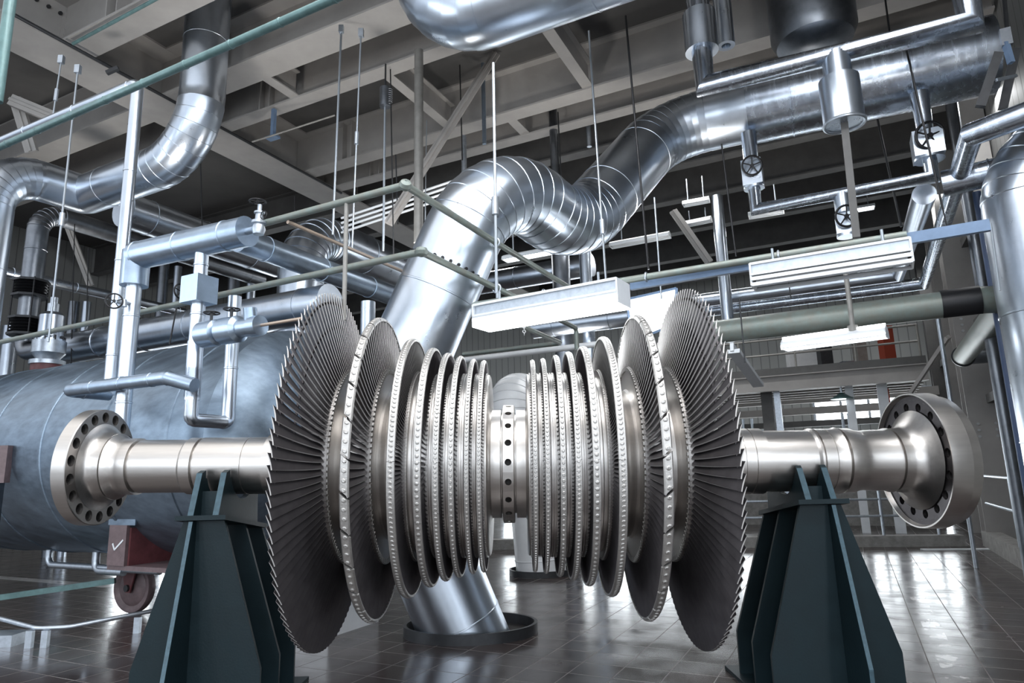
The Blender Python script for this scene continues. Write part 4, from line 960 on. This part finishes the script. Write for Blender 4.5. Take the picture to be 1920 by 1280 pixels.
# ================================================================== lamps
def batten(px0, py0, px1, py1, Y, w, lab, lit=True, h=.10, drop=None):
    a = P(px0, py0, Y); z = a.z; b = Pz(px1, py1, z)
    if not (0.3 < b.y < 60): b = go(a, UD, px1)
    d = (b-a).normalized(); L = (b-a).length; sd = ZD.cross(d).normalized()
    if sd.y > 0: sd = -sd          # towards the viewer
    t = thing('batten_lamp', lab, 'lamp', (a+b)/2)
    hp = [(-.5, .0), (-.42, .62), (-.12, 1.0), (.12, 1.0), (.42, .62), (.5, .0), (.44, 0), (.38, .5), (.1, .78), (-.1, .78), (-.38, .5), (-.44, 0)]
    poly = [a+sd*(x*w)+ZD*(y*h) for x, y in hp]
    n = len(poly); m_ = MB(); vs = poly+[p+d*L for p in poly]; fs = [(i, (i+1) % n, n+(i+1) % n, n+i) for i in range(n)]
    fs += [(0, 1, 10, 11), (1, 2, 9, 10), (2, 3, 8, 9), (3, 4, 7, 8), (4, 5, 6, 7)]
    fs += [tuple(n+i for i in f[::-1]) for f in fs[n:n+5]]
    m_.add(vs, fs); m_.build('reflector', M['white'], t, smooth=0)
    for k, x in enumerate((-.2, .2)):
        MB().cyl(a+sd*(x*w)+ZD*(h*.28)+d*.03, b+sd*(x*w)+ZD*(h*.28)-d*.03, min(.02, h*.2), 10).build('tube', M['tube'] if lit else M['white'], t)
    for q in (a-d*.004, b-d*.012):
        MB().prism([q+sd*(x*w)+ZD*(y*h) for x, y in hp[:6]], d*.016).build('end_plate', M['white'], t, smooth=0)
    if drop:
        for k in (.2, .8): MB().cyl(a+d*(L*k)+ZD*h*.9, a+d*(L*k)+ZD*(h+drop), .01, 8).build('hanger', M['rod'], t)
    return t, a, b, d, sd
def trough(px0, py0, px1, py1, Y, lab, lit, H, W=.26):
    a = P(px0, py0, Y); b = Pz(px1, py1, a.z); d = (b-a).normalized(); sd = ZD.cross(d).normalized()
    if sd.y > 0: sd = -sd
    t = thing('batten_lamp', lab, 'lamp', (a+b)/2)
    def slab(z0, z1, s0, s1, nm, m): MB().obox((a+b)/2+ZD*(H*(z0+z1)/2)+sd*(W*(s0+s1)/2), d*((b-a).length/2), sd*(W*abs(s1-s0)/2), ZD*(H*(z1-z0)/2)).build(nm, M[m], t, smooth=0)
    slab(.90, 1.0, -.42, .42, 'top_plate', 'white'); slab(.52, .90, -.34, .34, 'gear_tray', 'galv'); slab(.44, .52, -.46, .46, 'flange', 'white')
    if lit:
        slab(.36, .44, -.44, .44, 'reflector', 'white'); slab(.02, .36, .40, .44, 'diffuser', 'tube'); slab(.02, .36, -.44, -.40, 'diffuser', 'tube'); slab(.0, .02, -.44, .44, 'diffuser', 'tube')
    else:
        slab(.34, .44, -.30, .30, 'reflector', 'dark')
        for z_, s_ in ((.22, .44), (.22, -.44), (0, .40), (0, -.40), (.08, 0)): slab(z_, z_+.15, s_-.02, s_+.02, 'louvre', 'white')
        for s_ in (-.2, .2): MB().cyl(a+sd*(W*s_)+ZD*(H*.25)+d*.03, b+sd*(W*s_)+ZD*(H*.25)-d*.03, .016, 10).build('tube', M['pale'], t)
    for q in (a, b): MB().obox(q+ZD*(H*.5), d*.008, sd*(W*.43), ZD*(H*.47)).build('end_plate', M['white'], t, smooth=0)
    for k in (.15, .85): MB().cyl(a+d*((b-a).length*k)+ZD*H, a+d*((b-a).length*k)+ZD*(H+.12), .012, 8).build('hanger', M['rod'], t)
trough(1414, 542, 1712, 498, 5.35, 'unlit louvred white lamp under the blue strut, above the green main pipe', False, .20)
trough(902, 618, 1170, 574, 6.6, 'large lit lamp over the middle of the rotor, right of the fat duct', True, .24, .34)
t, a, b, d, sd = batten(1470, 657, 1664, 632, 8.6, .26, 'lit lamp over the right shaft, below the green main pipe', True, .14)
MB().bar(a+ZD*.02+sd*.12, b+ZD*.02+sd*.12, .01, .05).build('diffuser', M['tube'], t, smooth=0)
MB().bar(a+ZD*.15+sd*.02, b+ZD*.15+sd*.02, .01, .04).build('upper_tube', M['tube'], t, smooth=0)
q = a+d*((b-a).length*.7)+ZD*.14; tag(MB().cyl(q, vert(q, 500), .03, 12).cyl(q-ZD*.02, q+ZD*.06, .06, 12).build('lamp_stem', M['grpipe']), 'grey stem with a socket holding the lit lamp over the right shaft', 'stem')
batten(946, 490, 1032, 474, 10.5, .22, 'lit lamp half hidden behind the lower right edge of the fat duct', True, drop=.45)
batten(1145, 464, 1256, 444, 11.5, .2, 'dim lamp under the far beams, just right of the fat duct trough', False, drop=.45)
batten(1281, 386, 1330, 377, 12.5, .2, 'upper of two dim lamps left of the silver vertical pipe', False, drop=.45)
batten(1284, 424, 1334, 414, 12.5, .2, 'lower of two dim lamps left of the silver vertical pipe', False, drop=.2)
batten(1404, 408, 1470, 397, 11.5, .22, 'dim lamp just below the slim valve loop', False, drop=.45)
batten(1585, 398, 1640, 389, 15, .3, 'small lit lamp far back behind the dark square rod', True, drop=.45)
batten(1330, 590, 1356, 586, 17, .5, 'small lit lamp far back at the edge of the right bladed wheel', True)
# slanting white fitting at the right bladed wheel and the framed white sheet
tag(MB().bar(P(1376, 658, 9.2), P(1422, 722, 10.4), .16, .06).bar(P(1372, 650, 9.2), P(1418, 716, 10.4), .05, .12).build('cable_tray', M['white'], smooth=0), 'white slanting tray end beside the right bladed wheel, left of the platform', 'tray')
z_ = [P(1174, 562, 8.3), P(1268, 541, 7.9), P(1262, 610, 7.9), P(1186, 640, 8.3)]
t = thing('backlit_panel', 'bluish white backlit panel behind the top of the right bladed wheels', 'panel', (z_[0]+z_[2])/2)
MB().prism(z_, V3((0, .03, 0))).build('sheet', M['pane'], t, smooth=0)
for i in range(4): MB().bar(z_[i]+V3((0, -.01, 0)), z_[(i+1) % 4]+V3((0, -.01, 0)), .03, .03).build('frame_bar', M['bluestrut'], t)
# ================================================================== hanger rods
def rod(px0, py0, px1, py1, Y, r, lab, m='rod', turn=None, top=False, group=None):
    q = P(px1, py1, Y); u = vert(q, py0)
    k = P(px0, py0, Y); a = V3((k.x, u.y, k.z)) if abs(k.x-u.x) < .35 else u
    mb = MB().cyl(q, a, r, 8)
    o = mb.build('hanger_rod', M[m]); tag(o, lab, 'rod', group)
    if turn is not None:
        f = turn; c = q+(a-q)*f; dd = (a-q).normalized()
        MB().cyl(c-dd*.09, c+dd*.09, r*2.4, 10).build('turnbuckle', M['galv'], o)
    if top: MB().obox(a, V3((.035, 0, 0)), V3((0, .03, 0)), ZD*.06).build('clevis', M['galv'], o)
    return o
rod(115, 112, 100, 214, 8.6, .011, 'short hanger rod left of the pair under the upper left girder', turn=.35, top=True)
rod(146, 130, 92, 632, 8.4, .013, 'long bright hanger rod dropping from the girder to the lower green pipe at the left', turn=.42, top=True)
rod(640, 55, 624, 440, 9.0, .017, 'thick bright hanger rod, left of the pair between bent and top ducts', top=True)
rod(677, 62, 660, 470, 8.4, .012, 'thin bright hanger rod, right of the pair between bent and top ducts', turn=.5, top=True)
t = thing('spring_hanger', 'dark spring can hanger with a rod, left of the round grey post', 'hanger', P(722, 200, 9.4))
q = P(722, 200, 9.4); MB().cyl(q, vert(q, 165), .085, 20).build('spring_can', M['aludk'], t); MB().cyl(vert(q, 165), vert(q, 120), .014, 8).build('upper_rod', M['dark'], t); MB().cyl(vert(q, 470), q, .018, 8).build('lower_rod', M['rod'], t)
sp_ = MB()
for k in range(7): sp_.torus(vert(q, 168)-ZD*(.035*k+.02)+V3((.085, -.03, 0)), V3((.2, 0, 1)), .03, .006, 10, 5)
sp_.build('spring', M['bolt'], t)
rod(732, 130, 738, 480, 10.2, .011, 'thin dark rod just right of the spring can', 'dark')
rod(742, 290, 746, 420, 10.8, .012, 'short dark rod left of the round grey post', 'dark')
rod(925, 118, 931, 548, 6.1, .015, 'bright hanger rod in front of the fat duct, clamped to the green pipes', turn=.36)
rod(800, 225, 797, 420, 10.8, .009, 'thin rod just right of the round grey post')
rod(862, 122, 867, 300, 11.2, .012, 'dark rod between the grey post and the bright front rod', 'dark')
rod(1104, 58, 1136, 525, 7.6, .014, 'grey rod passing before the middle of the zigzag duct', turn=.2)
rod(1173, 30, 1216, 505, 7.2, .013, 'black rod before the rising part of the zigzag duct', 'black')
rod(1046, 210, 1052, 330, 12.2, .014, 'short dark rod right of the dark round post', 'dark')
rod(1227, 370, 1240, 560, 7.0, .010, 'thin pale rod dropping to the right bladed wheel')
rod(1353, 270, 1380, 480, 8.0, .011, 'black rod under the lagged duct, left of the slim valve loop', 'black')
rod(1645, 222, 1690, 425, 10.0, .018, 'dark rod behind the slim valve loop, right of the square rod', 'dark')
rod(1700, 95, 1768, 392, 6.9, .012, 'black rod before the right valve of the loop', 'black')
rod(1768, 392, 1779, 440, 6.9, .008, 'short black rod clamped to the blue strut near its right end', 'black')
rod(1857, 418, 1874, 545, 6.6, .012, 'thin pale rod from the blue strut end to the green elbow')
rod(1790, 170, 1812, 330, 9.5, .010, 'thin dark rod before the right wall, above the wall pipes', 'dark')
rod(1386, 560, 1397, 680, 9.0, .010, 'thin dark rod crossing the lagged pipes near the right bladed wheel', 'dark')
rod(376, 300, 379, 428, 12.0, .012, 'dark bent rod hanging under the bent duct', 'dark')
rod(552, 368, 553, 420, 11.5, .013, 'thin black rod above the upper green pipe', 'black')
rod(140, 420, 133, 690, 11.9, .009, 'thin black rod behind the relief valve', 'black')
rod(166, 465, 162, 610, 12.1, .009, 'thin black rod right of the one behind the relief valve', 'black')
rod(334, 560, 318, 645, 8.2, .010, 'slanting black rod before the pipe on the tank', 'black')
rod(1660, 0, 1668, 60, 8.5, .013, 'short black rod above the manifold at the top right', 'black')
rod(1475, 500, 1483, 560, 9.8, .010, 'short dark rod below the louvred lamp', 'dark')
# chains between the lower green pipes
for px, py, y1, lab in ((981, 565, 628, 'pale twin chain hanging at the corner where green pipes cross'),):
    q = P(px, py, 7.6); mb = MB(); n = 14; a, b = q, vert(q, y1)
    for k in range(n):
        c = a+(b-a)*((k+.5)/n); mb.torus(c, V3((1, 0, 0)) if k % 2 else V3((0, 1, 0)), .017, .005, 10, 5)
    tag(mb.build('hanging_chain', M['pale']), lab, 'chain')
# ================================================================== light
w = bpy.data.worlds.new('hall_daylight'); scene.world = w; w.use_nodes = True
nt = w.node_tree; bg = nt.nodes['Background']
tc = nt.nodes.new('ShaderNodeTexCoord'); sp = nt.nodes.new('ShaderNodeSeparateXYZ'); rp = nt.nodes.new('ShaderNodeValToRGB')
nt.links.new(tc.outputs['Generated'], sp.inputs[0]); nt.links.new(sp.outputs['Z'], rp.inputs['Fac']); nt.links.new(rp.outputs['Color'], bg.inputs['Color'])
e = rp.color_ramp.elements; e[0].position = 0; e[0].color = (.10, .105, .115, 1); e[1].position = .85; e[1].color = (1, 1, 1, 1)
x = rp.color_ramp.elements.new(.04); x.color = (.42, .48, .57, 1)
bg.inputs['Strength'].default_value = 1.7
def area(name, loc, rot, sx, sy, power, col=(1, 1, 1)):
    d = bpy.data.lights.new(name, 'AREA'); d.shape = 'RECTANGLE'; d.size = sx; d.size_y = sy; d.energy = power; d.color = col
    o = bpy.data.objects.new(name, d); COL.objects.link(o); o.location = loc; o.rotation_euler = rot; return o
area('added_overhead_light', (-1.6, 2.4, 7.4), (radians(15), 0, 0), 3.5, .35, 170, (.97, .98, 1))  # overhead strips added for highlights and contrast on the rotor
area('added_overhead_light', (2.4, 2.4, 7.4), (radians(15), 0, 0), 3.5, .35, 170, (.97, .98, 1))
area('added_overhead_light', (0.3, 4.6, 7.8), (0, 0, 0), 6, .3, 150, (.97, .98, 1))
for x_ in (-10.5, -6.2, -2.0, 2.4, 6.8):  # unseen strips added behind the camera for bright streaks on the pipes
    area('added_streak_light', (x_, -7.5, 4.2), (radians(90), 0, 0), 1.5, 6.0, 230, (.86, .93, 1))
for y_ in (-3, 3.5):  # more added strips, at both sides
    area('added_streak_light', (-13, y_, 4.2), (radians(90), 0, radians(-90)), 1.6, 6.0, 230, (.84, .92, 1))
    area('added_streak_light', (7.0, y_-5.5, 4.2), (radians(90), 0, radians(90)), 1.4, 6.0, 150, (.86, .93, 1))
for u_, v_ in ((-3, 12.5), (3.5, 12.5), (-9, 15), (-3, 17), (3.5, 17), (-9, 20), (3, 22)):
    q_ = UV(u_, v_, 7.6); area('added_overhead_light', q_, (0, 0, -AZ), 3.0, .35, 115, (.98, .99, 1))  # lights added to brighten the far hall
def fill_spot(loc, aim, power, ang=95, col=(1, .97, .93)):  # added fill light, aimed up to brighten the ceiling steel
    d = bpy.data.lights.new('ceiling_fill_spot', 'SPOT'); d.energy = power; d.spot_size = radians(ang); d.spot_blend = .9; d.shadow_soft_size = .35; d.color = col
    o = bpy.data.objects.new('ceiling_fill_spot', d); COL.objects.link(o); o.location = loc
    o.rotation_euler = (V3(aim)-V3(loc)).to_track_quat('-Z', 'Y').to_euler()
for x_, y_, z_, p_ in ((-5.2, 8.2, 4.6, 520), (-1.6, 9.6, 4.2, 620), (2.4, 9.2, 4.4, 620), (-8.5, 12.5, 4.6, 520), (5.6, 11.5, 5.0, 420), (1.2, 13.5, 3.6, 420)):
    fill_spot((x_, y_, z_), (x_, y_+.6, 9.5), p_*.56, 125)
fill_spot((-3.5, 1.5, 4.4), (-3.5, 7, 9.5), 220)
fill_spot((3.0, 1.5, 4.4), (3.5, 8, 9.5), 220)
vs = scene.view_settings; vs.view_transform = 'Standard'; vs.look = 'None'; vs.exposure = -0.05; vs.gamma = 1.0
scene.cycles.max_bounces = 6; scene.cycles.use_denoising = True
scene.cycles.sample_clamp_indirect = 6.0
